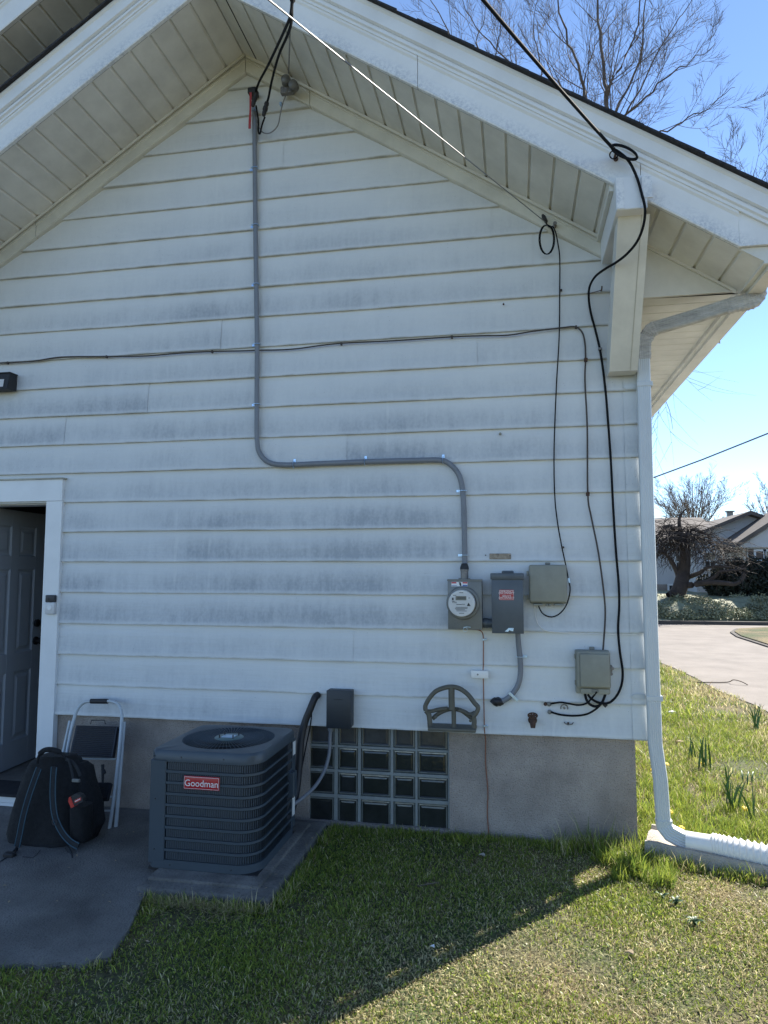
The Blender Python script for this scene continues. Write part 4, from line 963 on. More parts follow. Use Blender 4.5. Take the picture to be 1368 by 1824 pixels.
# silver strand
t_ = path([(971,398,-.05),(905,340,-.35),(838,289,-.66),(780,238,-1.0)]) ; A = at(972, 396, -.06); B = at(479, 0, -2.6)
m = M(); m.tube([A + (B - A) * s for s in (0, .1, .25, .4, .55, .7, .85, 1.0, 1.6, 3.0)], .0027, 6); o = m.build('overhead_strand', 'bare_wire', None, smooth=True, local=A); tag(o, 'thin silvery overhead wire slanting up left from the right frieze board', 'wire')

# --- light, doorbell
a = at(-8, 694, -.08); b = at(17, 664, -.08)
t = thing('wall_light', 'black wedge shaped wall light cut off by the left edge of the picture', 'lamp', (a.x - .06, -.004, (a.z+b.z)/2))
m = M(); x0, x1_ = a.x - .16, b.x; m.prism([(-.004, a.z), (-.10, a.z), (-.075, b.z), (-.004, b.z)], x0, x1_, 'x'); m.build('housing', 'black_rubber', t)
m = M(); m.rbox(x0 - .006, x1_ + .008, -.085, -.003, b.z, b.z + .006, .002, 1); m.build('top_edge', 'black_rubber', t)
m = M(); m.add([(x0 + .02, -.1025, a.z + .012), (x1_ - .028, -.1025, a.z + .012), (x1_ - .035, -.0865, b.z - .045), (x0 + .03, -.0865, b.z - .045)], [(0,1,2,3)]); m.build('lens', 'label_silver', t)
a = at(79.5, 1094, -.04); b = at(97.5, 1060, -.04)
t = thing('video_doorbell', 'slim video doorbell with round button on the white door casing', 'doorbell', ((a.x+b.x)/2, -.018, a.z))
m = M(); zc = a.z + (b.z - a.z) * .62; m.rbox(a.x, b.x, -.042, -.017, a.z, zc, .005, 2); m.build('faceplate', 'label_silver', t, smooth=True)
m = M(); m.rbox(a.x, b.x, -.042, -.017, zc + .0005, b.z, .005, 2); m.build('camera_window', 'label_dark', t, smooth=True)
m = M(); m.lathe(((a.x+b.x)/2, -.0425, a.z + .045), (0,-1,0), [(0,.017),(.003,.017),(.003,.013),(.001,.013)], 24); m.build('button_ring', 'white_paint', t)
m = M(); m.lathe(((a.x+b.x)/2 - .01, -.0425, zc + .025), (0,-1,0), [(0,.008),(.003,.006)], 16); m.build('camera_lens', 'black_rubber', t)

# ================================================================ DOWNSPOUT, SPLASH BLOCK
t = thing('downspout', 'pale grey ribbed downspout running down the right corner of the house', 'downspout', (.775, -.03, .15))
def rib_section(w, d):   # outline of a rectangular ribbed pipe, (a across, b depth)
    pts = []
    for s in range(4):
        L_ = (w, d, w, d)[s]; nrib = 6 if L_ == w else 4
        for i in range(nrib * 2):
            f = (i + .5) / (nrib * 2) - .5; inset = .0022 * (i % 2)
            a_, b_ = f * (L_ - .006), ((d, w, d, w)[s]) / 2 - inset
            pts.append([(a_, -b_), (b_, a_), (-a_, b_), (-b_, -a_)][s])
    return pts
def sweep_rect(m, pts, w, d, ref, scale=None):
    sec = rib_section(w, d); n = len(sec); b = len(m.v); pts = [Vector(p) for p in pts]
    for i, p in enumerate(pts):
        tt = (pts[min(i+1, len(pts)-1)] - pts[max(i-1, 0)]).normalized(); dd = Vector(ref); dd = (dd - tt * dd.dot(tt)).normalized(); aa = dd.cross(tt)
        sc_ = scale[i] if scale else 1
        for (u, v) in sec: m.v.append(p + aa * u * sc_ - dd * v * sc_ * -1)
    for i in range(len(pts) - 1):
        for k in range(n): k2 = (k+1) % n; m.f.append([b+i*n+k, b+i*n+k2, b+(i+1)*n+k2, b+(i+1)*n+k]); m.m.append(0)
    m.f.append([b+k for k in range(n)]); m.m.append(0); m.f.append([b+(len(pts)-1)*n+k for k in range(n)][::-1]); m.m.append(0)
top = at(1150, 625, -.03); 
d1 = [Vector((.750, -.034, 2.86)), Vector((.748, -.034, 2.0)), Vector((.748, -.034, 1.2)), Vector((.751, -.036, .6)), Vector((.772, -.043, .4)), Vector((.780, -.045, .165))]
m = M(); sweep_rect(m, d1, .074, .056, (0, -1, 0)); m.build('pipe', 'downspout', t)
# crimped elbows with the sloping run to the gutter
bend = [(.752,-.036,2.80),(.752,-.036,2.86),(.757,-.036,2.905),(.778,-.035,2.94),(.797,-.045,2.968),(.83,-.055,2.983)]
def crimp(pts, k=4): 
    P = smoothpath(pts, k); return P, [1.06 - .10 * (i % 2) for i in range(len(P))]
P, S_ = crimp(bend); m = M(); sweep_rect(m, P, .08, .06, (0, -1, 0), S_); m.build('lower_elbow', 'elbow_grey', t)
run = [(.82,-.052,2.98),(1.0,-.13,3.002),(1.19,-.22,3.028)]; m = M(); sweep_rect(m, run, .076, .056, (0, -1, 0)); m.build('sloping_run', 'elbow_grey', t)
P, S_ = crimp([(1.17,-.21,3.022),(1.22,-.225,3.03),(1.27,-.235,3.032),(1.302,-.24,3.042),(1.318,-.24,3.07),(1.316,-.24,3.105)]); m = M(); sweep_rect(m, P, .08, .06, (0, -1, 0), S_); m.build('upper_elbow', 'elbow_grey', t)
for z in (at(1158,684,-.05).z, at(1172,1244,-.05).z):
    m = M(); m.rbox(.708, .796, -.0645, -.058, z - .014, z + .014, .002, 1); m.rbox(.7925, .7965, -.06, .0, z - .014, z + .014, .001, 1)
    m.prism([(.712, z + .013), (.712, z - .013), (.655, z - .013), (.637, z), (.655, z + .013)], -.010, -.006); m.add([(.722,-.010,z-.013),(.722,-.010,z+.013),(.7225,-.064,z+.013),(.7225,-.064,z-.013)], [(0,1,2,3)]); m.build('strap', 'downspout', t)
P = [Vector((.782,-.045,.19)), Vector((.784,-.046,.155)), Vector((.81,-.055,.125)), Vector((.87,-.07,.10)), Vector((.90,-.078,.095))]
m = M(); sweep_rect(m, P, .086, .066, (0, -1, 0)); m.build('bottom_elbow', 'downspout', t)
# corrugated extension
t = thing('corrugated_extension', 'white corrugated plastic drain hose leading right from the downspout foot', 'drain hose', (1.1, -.15, .02))
m = M(); c0 = Vector((.89,-.076,.098)); c1 = Vector((2.4, -.55, .085)); ax = (c1 - c0).normalized()
m.tube([c0, c0 + ax*.05, c0 + ax*.11, c0 + ax*.13], [.056,.056,.058,.060], 24, flat=(1,.85)); m.build('adaptor', 'plastic_white', t, smooth=True)
m = M(); pts = []; rs = []; s = .125; i = 0
while s < 1.5:
    sag = -.02 * math.sin(min(1, (s-.125) / .5) * math.pi / 2); q = c0 + ax * s + Vector((0, 0, sag))
    amp = min(1, .35 + i * .05); pitch = .0125 + .0195 * min(1, i / 6)
    for f, rr in ((0, .056), (.22, .057), (.5, .073), (.78, .058)):
        q2 = c0 + ax * (s + f * pitch) + Vector((0, 0, sag)); pts.append(q2); rs.append(.056 + (rr - .056) * amp)
    s += pitch; i += 1
m.tube(pts, rs, 28); m.build('corrugated_hose', 'plastic_white', t, smooth=True)
# splash block: trough with raised rim, bone shaped at its closed end
ang_s = math.atan2(-.176, .56) ; 
t3 = M(); LN, WD = .86, .30
out = []
prof = lambda u: ( # across profile (v, z)
    [(-.5, .0), (-.5, .06), (-.46, .078), (-.40, .078), (-.34, .035), (0, .022), (.34, .035), (.40, .078), (.46, .078), (.5, .06), (.5, .0)])
secs = []
for i in range(15):
    u = i / 14; wdt = WD * (1.06 - .06 * min(1, u * 5) + .10 * u); zsc = 1.08 - .38 * u + .10 * math.exp(-((u - .05) / .04) ** 2)
    row = []
    for (v, z) in prof(u):
        zz = z * zsc
        if u < .12 and abs(v) < .39: zz = .060 + .03 * (1 - min(1, abs(v) * 2.2))
        row.append((u * LN, v * wdt, zz - .0 if z > 0 else -.03))
    secs.append(row)
org = Vector((.715, .045, 0)); rm = Matrix.Rotation(ang_s, 4, 'Z')
vs = [org + rm @ Vector(p) for r_ in secs for p in r_]; n = 11
fs = [(i*n+k, i*n+k+1, (i+1)*n+k+1, (i+1)*n+k) for i in range(14) for k in range(n-1)] + [tuple(range(n))[::-1], tuple(14*n + k for k in range(n))]
t3.add(vs, fs); o = t3.build('splash_block', 'splash_concrete', None, smooth=True, local=org); tag(o, 'tan concrete splash block trough under the white corrugated hose', 'splash block')

# ================================================================ CONDENSER
AX0, AX1, AY0, AY1, AZ0, AZ1 = -1.868, -1.285, -.845, -.245, .046, .640
t = thing('air_conditioner', 'dark blue-grey outdoor air conditioning unit with louvred sides on a concrete pad', 'air conditioner', ((AX0+AX1)/2, (AY0+AY1)/2, .062))
def rr_outline(x0, x1, y0, y1, rads, n=7):    # corners order: front-left, front-right, back-right, back-left
    P = []
    for (cx_, cy_, a0), r_ in zip(((x0, y0, math.pi), (x1, y0, -math.pi/2), (x1, y1, 0), (x0, y1, math.pi/2)), rads):
        sx = 1 if cx_ == x0 else -1; sy = 1 if cy_ == y0 else -1
        for i in range(n + 1):
            a = a0 + (math.pi/2) * i / n; P.append((cx_ + sx*r_ + r_*math.cos(a), cy_ + sy*r_ + r_*math.sin(a)))
    return P
rads = (.035, .11, .06, .06)
def slab_ring(z0, z1, grow, mt, nm, par=t, ins=None):
    o_ = rr_outline(AX0 - grow, AX1 + grow, AY0 - grow, AY1 + grow, [r + grow for r in rads]); m = M()
    if ins is None: m.prism(o_, z0, z1, 'z')
    else:
        i_ = rr_outline(AX0 + ins, AX1 - ins, AY0 + ins, AY1 - ins, [max(.005, r - ins) for r in rads]); n = len(o_)
        vs = [(x, y, z) for z in (z0, z1) for (x, y) in o_] + [(x, y, z) for z in (z0, z1) for (x, y) in i_]
        fs = []
        for k in range(n):
            k2 = (k+1) % n; fs += [(k, k2, n+k2, n+k), (2*n+k2, 2*n+k, 3*n+k, 3*n+k2), (n+k, n+k2, 3*n+k2, 3*n+k), (k2, k, 2*n+k, 2*n+k2)]
        m.add(vs, fs)
    return m.build(nm, mt, par, smooth=True)
slab_ring(AZ0 + .01, AZ0 + .045, .004, 'ac_paint', 'base_pan')
slab_ring(AZ0 + .012, AZ1 - .03, -.028, 'ac_dark', 'coil')
# top cover with fan opening
fc = Vector(((AX0+AX1)/2 + .005, (AY0+AY1)/2, 0)); FR = .245
outl = rr_outline(AX0 - .006, AX1 + .006, AY0 - .006, AY1 + .006, [r + .006 for r in rads]); n = len(outl); m = M()
circ = []; o2 = []
for k in range(64):       # outline resampled by angle so the opening is truly round
    a = 2*math.pi*(k + .5)/64 - math.pi; dx_, dy_ = math.cos(a), math.sin(a); best = None
    for (p, q) in zip(outl, outl[1:] + outl[:1]):
        ex, ey = q[0]-p[0], q[1]-p[1]; den = dx_*ey - dy_*ex
        if abs(den) < 1e-9: continue
        tt_ = ((p[0]-fc.x)*ey - (p[1]-fc.y)*ex) / den; uu = ((p[0]-fc.x)*dy_ - (p[1]-fc.y)*dx_) / den
        if tt_ > 0 and -1e-6 <= uu <= 1.000001: best = tt_
    circ.append(a); o2.append((fc.x + dx_*best, fc.y + dy_*best))
outl = o2; n = len(outl)
ringz = [(outl, AZ1 - .048), (outl, AZ1 - .012)]
inner = [(x + (fc.x - x) * .03, y + (fc.y - y) * .03) for x, y in outl]
cR = lambda r: [(fc.x + r*math.cos(a), fc.y + r*math.sin(a)) for a in circ]
layers = ringz + [(inner, AZ1), (cR(FR + .018), AZ1 + .006), (cR(FR), AZ1 + .002), (cR(FR - .004), AZ1 - .03)]
vs = [(x, y, z) for L_, z in layers for x, y in L_]
m.add(vs, [(i*n+k, i*n+(k+1) % n, (i+1)*n+(k+1) % n, (i+1)*n+k) for i in range(len(layers)-1) for k in range(n)]); m.build('top_cover', 'ac_paint', t, smooth=True)
m = M(); m.prism(cR(FR - .002), AZ1 - .14, AZ1 - .10, 'z'); m.build('fan_well', 'ac_dark', t)
m = M()
for i in range(72):
    a = 2*math.pi*i/72; a2 = a + .10
    m.tube([(fc.x + .075*math.cos(a), fc.y + .075*math.sin(a), AZ1 + .004), (fc.x + .16*math.cos(a+.05), fc.y + .16*math.sin(a+.05), AZ1 + .008), (fc.x + (FR+.004)*math.cos(a2), fc.y + (FR+.004)*math.sin(a2), AZ1 + .004)], .0018, 4, cap=False)
for r_ in (.13, .19): m.tube([(fc.x + r_*math.cos(a), fc.y + r_*math.sin(a), AZ1 + .003) for a in np.linspace(0, 6.2832, 49)], .002, 4)
m.build('fan_guard', 'ac_paint', t, kind='stuff')
m = M(); m.lathe((fc.x, fc.y, AZ1 - .005), (0,0,1), [(0,.08),(.010,.08),(.014,.075),(.014,.0)], 32); hb = m.build('guard_hub', 'ac_hub', t, smooth=True)
m = M(); m.rbox(fc.x - .036, fc.x + .036, fc.y - .03, fc.y + .03, AZ1 + .0095, AZ1 + .0125, .001, 1); m.build('hub_plate', 'galvanised', hb)
for a in (.7, 2.4, 3.9, 5.5): m = M(); m.lathe((fc.x + .055*math.cos(a), fc.y + .055*math.sin(a), AZ1 + .009), (0,0,1), [(0,.004),(.018,.004)], 6); m.build('hub_bolt', 'label_dark', hb)
# blades under the guard
for i in range(3):
    a = i * 2.094 + .5; m = M(); vs = []
    for r_ in (.05, .13, .215):
        for (da, dz) in ((-.45, -.03), (.45, .025)): vs.append((fc.x + r_*math.cos(a+da*(.6+r_*2)), fc.y + r_*math.sin(a+da*(.6+r_*2)), AZ1 - .06 + dz))
    m.add(vs, [(0,1,3,2),(2,3,5,4)]); m.build('fan_blade', 'ac_louver', t)
# corner post left, louvre bands, fins
m = M(); m.rbox(AX0 - .003, AX0 + .085, AY0 - .003, AY0 + .06, AZ0 + .03, AZ1 - .05, .004, 1); m.rbox(AX0 - .003, AX0 + .0, AY0 + .05, AY1 - .03, AZ0 + .03, AZ1 - .05, .001, 1); m.build('corner_post', 'ac_paint', t)
full = rr_outline(AX0 + .085, AX1, AY0, AY1, (.001, .11, .06, .06), n=8)
# open path: front edge -> right corner -> right side -> back right
idx = full[9:18] ; pathxy = [(AX0 + .086, AY0)] + full[9:18] + [(AX1, AY1 - .07)]
def offset_path(P, d):
    out = []
    for i, p in enumerate(P):
        a = Vector((*P[max(i-1,0)], 0)); b = Vector((*P[min(i+1, len(P)-1)], 0)); tt = (b - a).normalized(); nrm = Vector((tt.y, -tt.x, 0)); out.append((p[0] + nrm.x*d, p[1] + nrm.y*d))
    return out
zb0, zb1 = AZ0 + .045, AZ1 - .05; NR = 9; hgt = (zb1 - zb0) / NR
def bandm(z0, z1, d0=-.006, d1=.003):
    o_ = offset_path(pathxy, d1); i_ = offset_path(pathxy, d0); n = len(o_); m = M()
    vs = [(x, y, z0) for x, y in o_] + [(x, y, z1) for x, y in o_] + [(x, y, z0) for x, y in i_] + [(x, y, z1) for x, y in i_]; fs = []
    for k in range(n-1): fs += [(k, k+1, n+k+1, n+k), (2*n+k+1, 2*n+k, 3*n+k, 3*n+k+1), (n+k, n+k+1, 3*n+k+1, 3*n+k), (k+1, k, 2*n+k, 2*n+k+1)]
    m.add(vs, fs); return m
for i in range(NR + 1):
    z = zb0 + i * hgt; bandm(z - .0065, z + .0065).build('grille_band', 'ac_paint', t, smooth=True)
# fins: slanted vertical slats set along the path
m = M(); P3 = [Vector((x, y, 0)) for x, y in pathxy]; s = .006; seg = 0; total = sum((b-a).length for a, b in zip(P3, P3[1:]))
acc = 0; q = .008
def along(s):
    for a, b in zip(P3, P3[1:]):
        L_ = (b-a).length
        if s <= L_: return a + (b-a)*(s/L_), (b-a).normalized()
        s -= L_
    return P3[-1], (P3[-1]-P3[-2]).normalized()
while q < total - .004:
    p, tt = along(q); nrm = Vector((tt.y, -tt.x, 0)); 
    for i in range(NR):
        z0_, z1_ = zb0 + i*hgt + .0068, zb0 + (i+1)*hgt - .0068
        a = p + nrm*.001; b = p + tt*.0078 - nrm*.003
        m.add([a + Vector((0,0,z0_+.004)), a + tt*.0025 + Vector((0,0,z0_+.004)), b + Vector((0,0,z0_)), a + Vector((0,0,z1_-.004)), a + tt*.0025 + Vector((0,0,z1_-.004)), b + Vector((0,0,z1_))], [(0,1,4,3),(1,2,5,4),(0,3,5,2)])
    q += .0118
m.build('louvre_fins', 'ac_louver', t, kind='stuff')
m = M(); m.rbox(AX1 - .004, AX1 + .004, AY1 - .07, AY1 - .01, AZ0 + .045, AZ1 - .05, .002, 1); m.rbox(AX1 - .01, AX1 + .03, AY1 - .12, AY1 - .06, .28, .42, .004, 1); m.build('service_panel', 'ac_paint', t)
for z0_, z1_ in ((.50, .575), (.16, .32)): m = M(); m.box(AX1 + .0045, AX1 + .0055, AY1 - .062, AY1 - .018, z0_, z1_); m.build('rating_label', 'label_white', t)
m = M(); m.rbox(AX0 - .002, AX1 + .002, AY0 - .002, AY1, AZ0 - .002, AZ0 + .012, .003, 1); m.build('underside', 'ac_dark', t)
for x, z in ((AX0+.02,AZ1-.03),(AX0+.17,AZ1-.03),(AX0+.40,AZ1-.03),(AX0+.03,AZ0+.10),(AX0+.03,AZ0+.35),(AX0+.12,AZ0+.028),(AX0+.45,AZ0+.028)):
    m = M(); yy = AY0 - .0065 if z > AZ1 - .04 else AY0 - .004; m.lathe((x, yy, z), (0,-1,0), [(0,.004),(.003,.003)], 8); m.build('screw', 'label_dark', t)
a = at(328, 1404.5, AY0 - .004); b = at(392, 1384.5, AY0 - .004)
m = M(); m.rbox(a.x, b.x, AY0 - .012, AY0 - .003, a.z, b.z, .004, 2); bd = m.build('badge', 'badge_red', t, smooth=True)
m = M(); yb = AY0 - .0128
for (p, q, r, s_) in ((a.x+.004,b.x-.004,b.z-.0055,b.z-.0042),(a.x+.004,b.x-.004,a.z+.0042,a.z+.0055)): m.box(p, q, yb, yb+.001, r, s_)
for (p, q) in ((a.x+.0028,a.x+.0040),(b.x-.0040,b.x-.0028)): m.box(p, q, yb, yb+.001, a.z+.0056, b.z-.0056)
m.build('badge_border', 'label_white', bd)
text_mesh('Goodman', .047, 'label_white', bd, ((a.x+b.x)/2, yb + .0008, (a.z+b.z)/2 - .003), extrude=.0008, sx=.97)
# line set, disconnect, whip
t = thing('refrigerant_line', 'thick black insulated pipe from the siding down behind the air conditioner', 'pipe', at(563, 1242, -.02))
P = path([(566,1238,.0),(561,1243,-.03),(553,1262,-.05),(542,1290,-.06),(536,1320,-.08),(533,1360,-.11),(529,1400,-.15),(523,1432,-.20),(517,1450,-.24)])
m = M(); m.tube(smoothpath(P, 6), .022, 12); m.build('insulation', 'black_rubber', t, smooth=True)
m = M(); P = path([(556,1262,-.03),(553,1290,-.02),(545,1330,-.02),(535,1380,-.08),(525,1425,-.16)]); m.tube(smoothpath(P, 5), .004, 6); m.build('control_wire', 'black_cable', t, smooth=True)
a = at(580, 1296, -.10); b = at(624, 1232, -.10)
t = thing('shutoff_box', 'small dark slate shutoff box above the left end of the glass blocks', 'shutoff box', ((a.x+b.x)/2, -.01, a.z))
m = M(); m.rbox(a.x, b.x, -.09, -.004, a.z, b.z, .004, 2); m.build('box_body', 'shutoff_black', t, smooth=True)
m = M(); m.rbox(a.x + .004, b.x + .003, -.102, -.0905, a.z - .003, b.z + .004, .004, 2); m.build('box_cover', 'shutoff_black', t, smooth=True)
m = M(); m.rbox((a.x+b.x)/2 - .025, (a.x+b.x)/2 + .03, -.1025, -.10, b.z - .05, b.z - .046, .001, 1); m.build('cover_rib', 'ac_dark', t)
t = thing('flexible_conduit', 'grey flexible conduit sagging from the shutoff box to the air conditioner', 'conduit', at(588, 1300, -.05))
P = path([(589,1296,-.05),(588,1315,-.05),(586,1345,-.06),(577,1375,-.09),(560,1402,-.14),(538,1422,-.20),(521,1434,-.25)])
sp_ = smoothpath(P, 10); m = M(); m.tube(sp_, [.0115 - .0008 * (i % 2) for i in range(len(sp_))], 10); m.build('conduit', 'grey_cable', t, smooth=True)
m = M(); c = at(589, 1299, -.05); m.lathe((c.x, c.y, c.z - .012), (0,0,1), [(0,.014),(.012,.017),(.02,.017)], 12); m.build('fitting', 'grey_cable', t)

# ================================================================ STEP LADDER
lp0 = Vector((-2.5, -.075, .715)); ldir = Vector((0, -.25, -.715)).normalized(); lnorm = Vector((0, -ldir.z, ldir.y)).normalized() * -1
if lnorm.y > 0: lnorm = -lnorm
def lad(px, py, d=0.0): return on(px, py, lp0 + lnorm * d, lnorm)
t = thing('step_ladder', 'white folded two-step ladder with black ribbed steps leaning behind the backpack', 'step ladder', (-2.55, -.30, 0))
fr_ = [lad(98,1475),(lad(113,1380)),(lad(125,1310)),(lad(133,1277)),lad(139,1262),lad(148,1252.5),lad(160,1249.5),lad(178,1249),lad(197,1249.5),lad(209,1254),lad(215,1264),lad(217,1280),lad(212,1340),lad(203,1420),lad(194,1482)]
m = M(); m.tube(smoothpath(fr_, 4), .0125, 10, flat=(1, .8)); m.build('front_frame', 'ladder_white', t, smooth=True)
for pts in ([lad(221,1286,-.03), lad(214,1380,-.03), lad(206,1480,-.03)], [lad(125,1284,-.03), lad(112,1345,-.03), lad(92,1470,-.03)]):
    m = M(); m.tube(pts, .0125, 8, flat=(1, .9)); lg = m.build('rear_leg', 'ladder_white', t, smooth=True)
    m = M(); m.tube([pts[-1], pts[-1] + (pts[-1]-pts[-2]).normalized()*.012], .0145, 8); m.build('rubber_foot', 'black_rubber', lg)
m = M(); m.tube([lad(162,1249), lad(192,1249.2)], .016, 10); m.build('hand_grip', 'black_rubber', t, smooth=True)
def step(c4, nr, nm, dep=.03):
    A, B, C, D = [Vector(p) for p in c4]   # top-left, top-right, bottom-right, bottom-left
    nn = (B-A).cross(D-A).normalized(); 
    if nn.y > 0: nn = -nn
    m = M(); m.add([A, B, C, D, A-nn*dep, B-nn*dep, C-nn*dep, D-nn*dep], [(0,1,2,3),(7,6,5,4),(0,4,5,1),(1,5,6,2),(2,6,7,3),(3,7,4,0)])
    for i in range(nr):
        f = (i + .6) / (nr + .2); p = A.lerp(D, f); q = B.lerp(C, f); p, q = p.lerp(q, .04), q.lerp(p, .04); m.tube([p + nn*.001, q + nn*.001], .0035, 6)
    o = m.build(nm, 'ladder_step', t)
    return nn
step((lad(136,1292,.01), lad(209,1294,.01), lad(200,1349,.03), lad(123,1347,.03)), 16, 'top_step')
step((lad(150,1393,.02), lad(197,1394,.02), lad(190,1424,.05), lad(140,1424,.05)), 9, 'lower_step')
m = M(); m.tube([lad(161,1290,.02), lad(163,1283,.02), lad(186,1283,.02), lad(188,1290,.02)], .003, 6); m.build('wire_handle', 'black_rubber', t)
m = M(); m.tube([lad(120,1351,0), lad(206,1352,0)], .006, 6); m.tube([lad(180,1444,0), lad(198,1444,0)], .012, 6, flat=(1, .4)); m.tube([lad(188,1420,.0), lad(200,1419,.0)], .006, 6); m.build('cross_brace', 'ladder_white', t)
m = M(); m.tube([lad(183,1362,-.02), lad(183,1395,-.02)], [.010,.007], 8); m.tube([lad(184,1372,-.02), lad(186,1378,-.02)], .012, 8); m.build('lock_bar', 'black_rubber', t); m = M(); m.tube([lad(183,1425,-.02), lad(182,1462,-.02)], .008, 8); m.build('lower_bar', 'black_rubber', t)

# ================================================================ BACKPACK
BY = -.68
bb = gat(95, 1525, .02); 
t = thing('backpack', 'black backpack with teal piped straps standing in front of the ladder', 'backpack', (bb.x, -.55, .022))
def loft(m, rows, n=28, mi=0):   # rows: (centre x, centre y, z, half width, half depth, power)
    b = len(m.v)
    for (cx_, cy_, z, hw, hd, p) in rows:
        for k in range(n):
            a = 2*math.pi*k/n; c, s = math.cos(a), math.sin(a)
            m.v.append(Vector((cx_ + hw * math.copysign(abs(c)**(2/p), c), cy_ + hd * math.copysign(abs(s)**(2/p), s), z)))
    for i in range(len(rows)-1):
        for k in range(n): k2 = (k+1) % n; m.f.append([b+i*n+k, b+i*n+k2, b+(i+1)*n+k2, b+(i+1)*n+k]); m.m.append(mi)
    m.f.append([b+k for k in range(n)][::-1]); m.m.append(mi); m.f.append([b+(len(rows)-1)*n+k for k in range(n)]); m.m.append(mi)
def brow(pyL, pyR_, xl, xr, y): pass
def xz(px, py, y): p = at(px, py, y); return p.x, p.z
rows = []
for (py, l, r_, hd) in ((1522,34,130,.09),(1515,27,142,.11),(1490,24,150,.125),(1460,29,150,.13),(1420,37,148,.125),(1390,45,140,.115),(1365,56,128,.10),(1355,64,120,.075),(1352,72,112,.04)):
    yc_ = BY + .04 + hd; xl, z = xz(l, py, yc_); xr, _ = xz(r_, py, yc_); z = xz(l, py, BY + .04)[1]; lean = (z) * .10
    rows.append(((xl+xr)/2, BY + hd + lean * .0 + .03 + z * .12, max(z, .025), (xr-xl)/2, hd, 3.2))
m = M(); loft(m, rows); 
for v in m.v: v += Vector((.004*math.sin(v.z*40 + v.x*30), .006*math.sin(v.x*45 + v.z*22), 0))
m.build('main_compartment', 'fabric_black', t, smooth=True)
rows = []
for (py, l, r_, hd) in ((1512,120,150,.06),(1500,112,170,.085),(1470,110,182,.10),(1430,112,172,.10),(1400,115,160,.09),(1375,116,154,.07),(1366,122,146,.04)):
    xl, _ = xz(l, py, BY + .20); xr, _ = xz(r_, py, BY + .20); z = xz(l, py, BY + .12)[1]
    rows.append(((xl+xr)/2, BY + .19 + z * .1, max(z, .025), (xr-xl)/2, hd, 2.6))
m = M(); loft(m, rows); 
for v in m.v: v += Vector((.006*math.sin(v.z*35 + v.y*30), .004*math.sin(v.x*45), 0))
m.build('front_pocket', 'fabric_black', t, smooth=True)
def ribbon(pts, w, th, nm, mt='fabric_strap', pipe=True, y=None):
    P = smoothpath([at(p[0], p[1], p[2] if len(p) > 2 else y) for p in pts], 6); m = M()
    m.tube(P, w, 8, flat=(.32, 1)); o = m.build(nm, mt, t, smooth=True)
    if pipe:
        for s in (-1, 1):
            Q = []
            for i, p in enumerate(P):
                tt = (P[min(i+1,len(P)-1)] - P[max(i-1,0)]).normalized(); sd_ = tt.cross(Vector((0,-1,0))).normalized(); Q.append(p + sd_ * s * w * .86 + Vector((0,-.004,0)))
            m = M(); m.tube(Q, .0028, 5); m.build('piping', 'piping_teal', o, smooth=True)
    return o
ribbon([(70,1368),(60,1395),(50,1425),(42,1455),(36,1485),(31,1508)], .018, .01, 'shoulder_strap', y=BY - .005)
ribbon([(97,1366),(95,1395),(95,1425),(99,1455),(110,1480),(125,1498),(140,1507)], .019, .01, 'shoulder_strap', y=BY - .012)
m = M(); m.tube(smoothpath([at(66,1360,BY+.06), at(70,1345,BY+.06), at(80,1336,BY+.06), at(95,1336,BY+.06), at(108,1341,BY+.06), at(117,1350,BY+.06)], 5), [.008]*6 + [.015]*14 + [.008]*6, 8); m.build('haul_handle', 'fabric_black', t, smooth=True)
ribbon([(117,1352),(130,1358),(138,1370),(143,1382)], .010, .01, 'compression_strap', pipe=False, y=BY + .0)
ribbon([(122,1352),(128,1375),(131,1392)], .008, .01, 'compression_strap', pipe=False, y=BY - .01)
c = at(136, 1390, BY - .03); m = M(); m.rbox(c.x - .022, c.x + .022, c.y - .01, c.y + .004, c.z - .008, c.z + .008, .002, 1); m.build('buckle', 'meter_grey', t)
c = at(97, 1465, BY - .035); m = M(); m.tube([c + Vector((.013*math.cos(a), 0, .013*math.sin(a))) for a in np.linspace(0,6.283,14)], .003, 5); m.build('ring', 'label_dark', t)
g1 = [gat(30,1512,.03), gat(20,1524,.02), gat(10,1532,.012), gat(-15,1550,.008)]
m = M(); m.tube(smoothpath(g1, 5), .016, 8, flat=(.4, 1)); m.build('loose_strap', 'fabric_strap', t, smooth=True)
c = gat(17, 1526, .02); m = M(); m.rbox(c.x - .03, c.x + .03, c.y - .02, c.y + .02, .012, .042, .005, 1); m.build('strap_buckle', 'black_rubber', t)
m = M(); m.tube(smoothpath([at(118,1508,BY+.0), gat(125,1520,.02), gat(128,1531,.015)], 5), .012, 8, flat=(.4, 1)); m.build('loose_strap', 'fabric_strap', t, smooth=True)
m = M(); m.tube([gat(40,1526,.03), gat(58,1528,.026), gat(66,1522,.028), gat(72,1514,.03)], .0015, 4); m.build('cord', 'black_cable', t)
m = M(); c = at(150, 1440, BY + .02); rows = []
for (py, l, r_) in ((1497,124,150),(1470,122,152),(1440,122,152),(1436,123,151)):
    xl, z = xz(l, py, BY + .03); xr, _ = xz(r_, py, BY + .03); rows.append(((xl+xr)/2, BY + .07, z, (xr-xl)/2, .06, 2.6))
loft(m, rows); m.build('side_pocket', 'fabric_black', t, smooth=True)
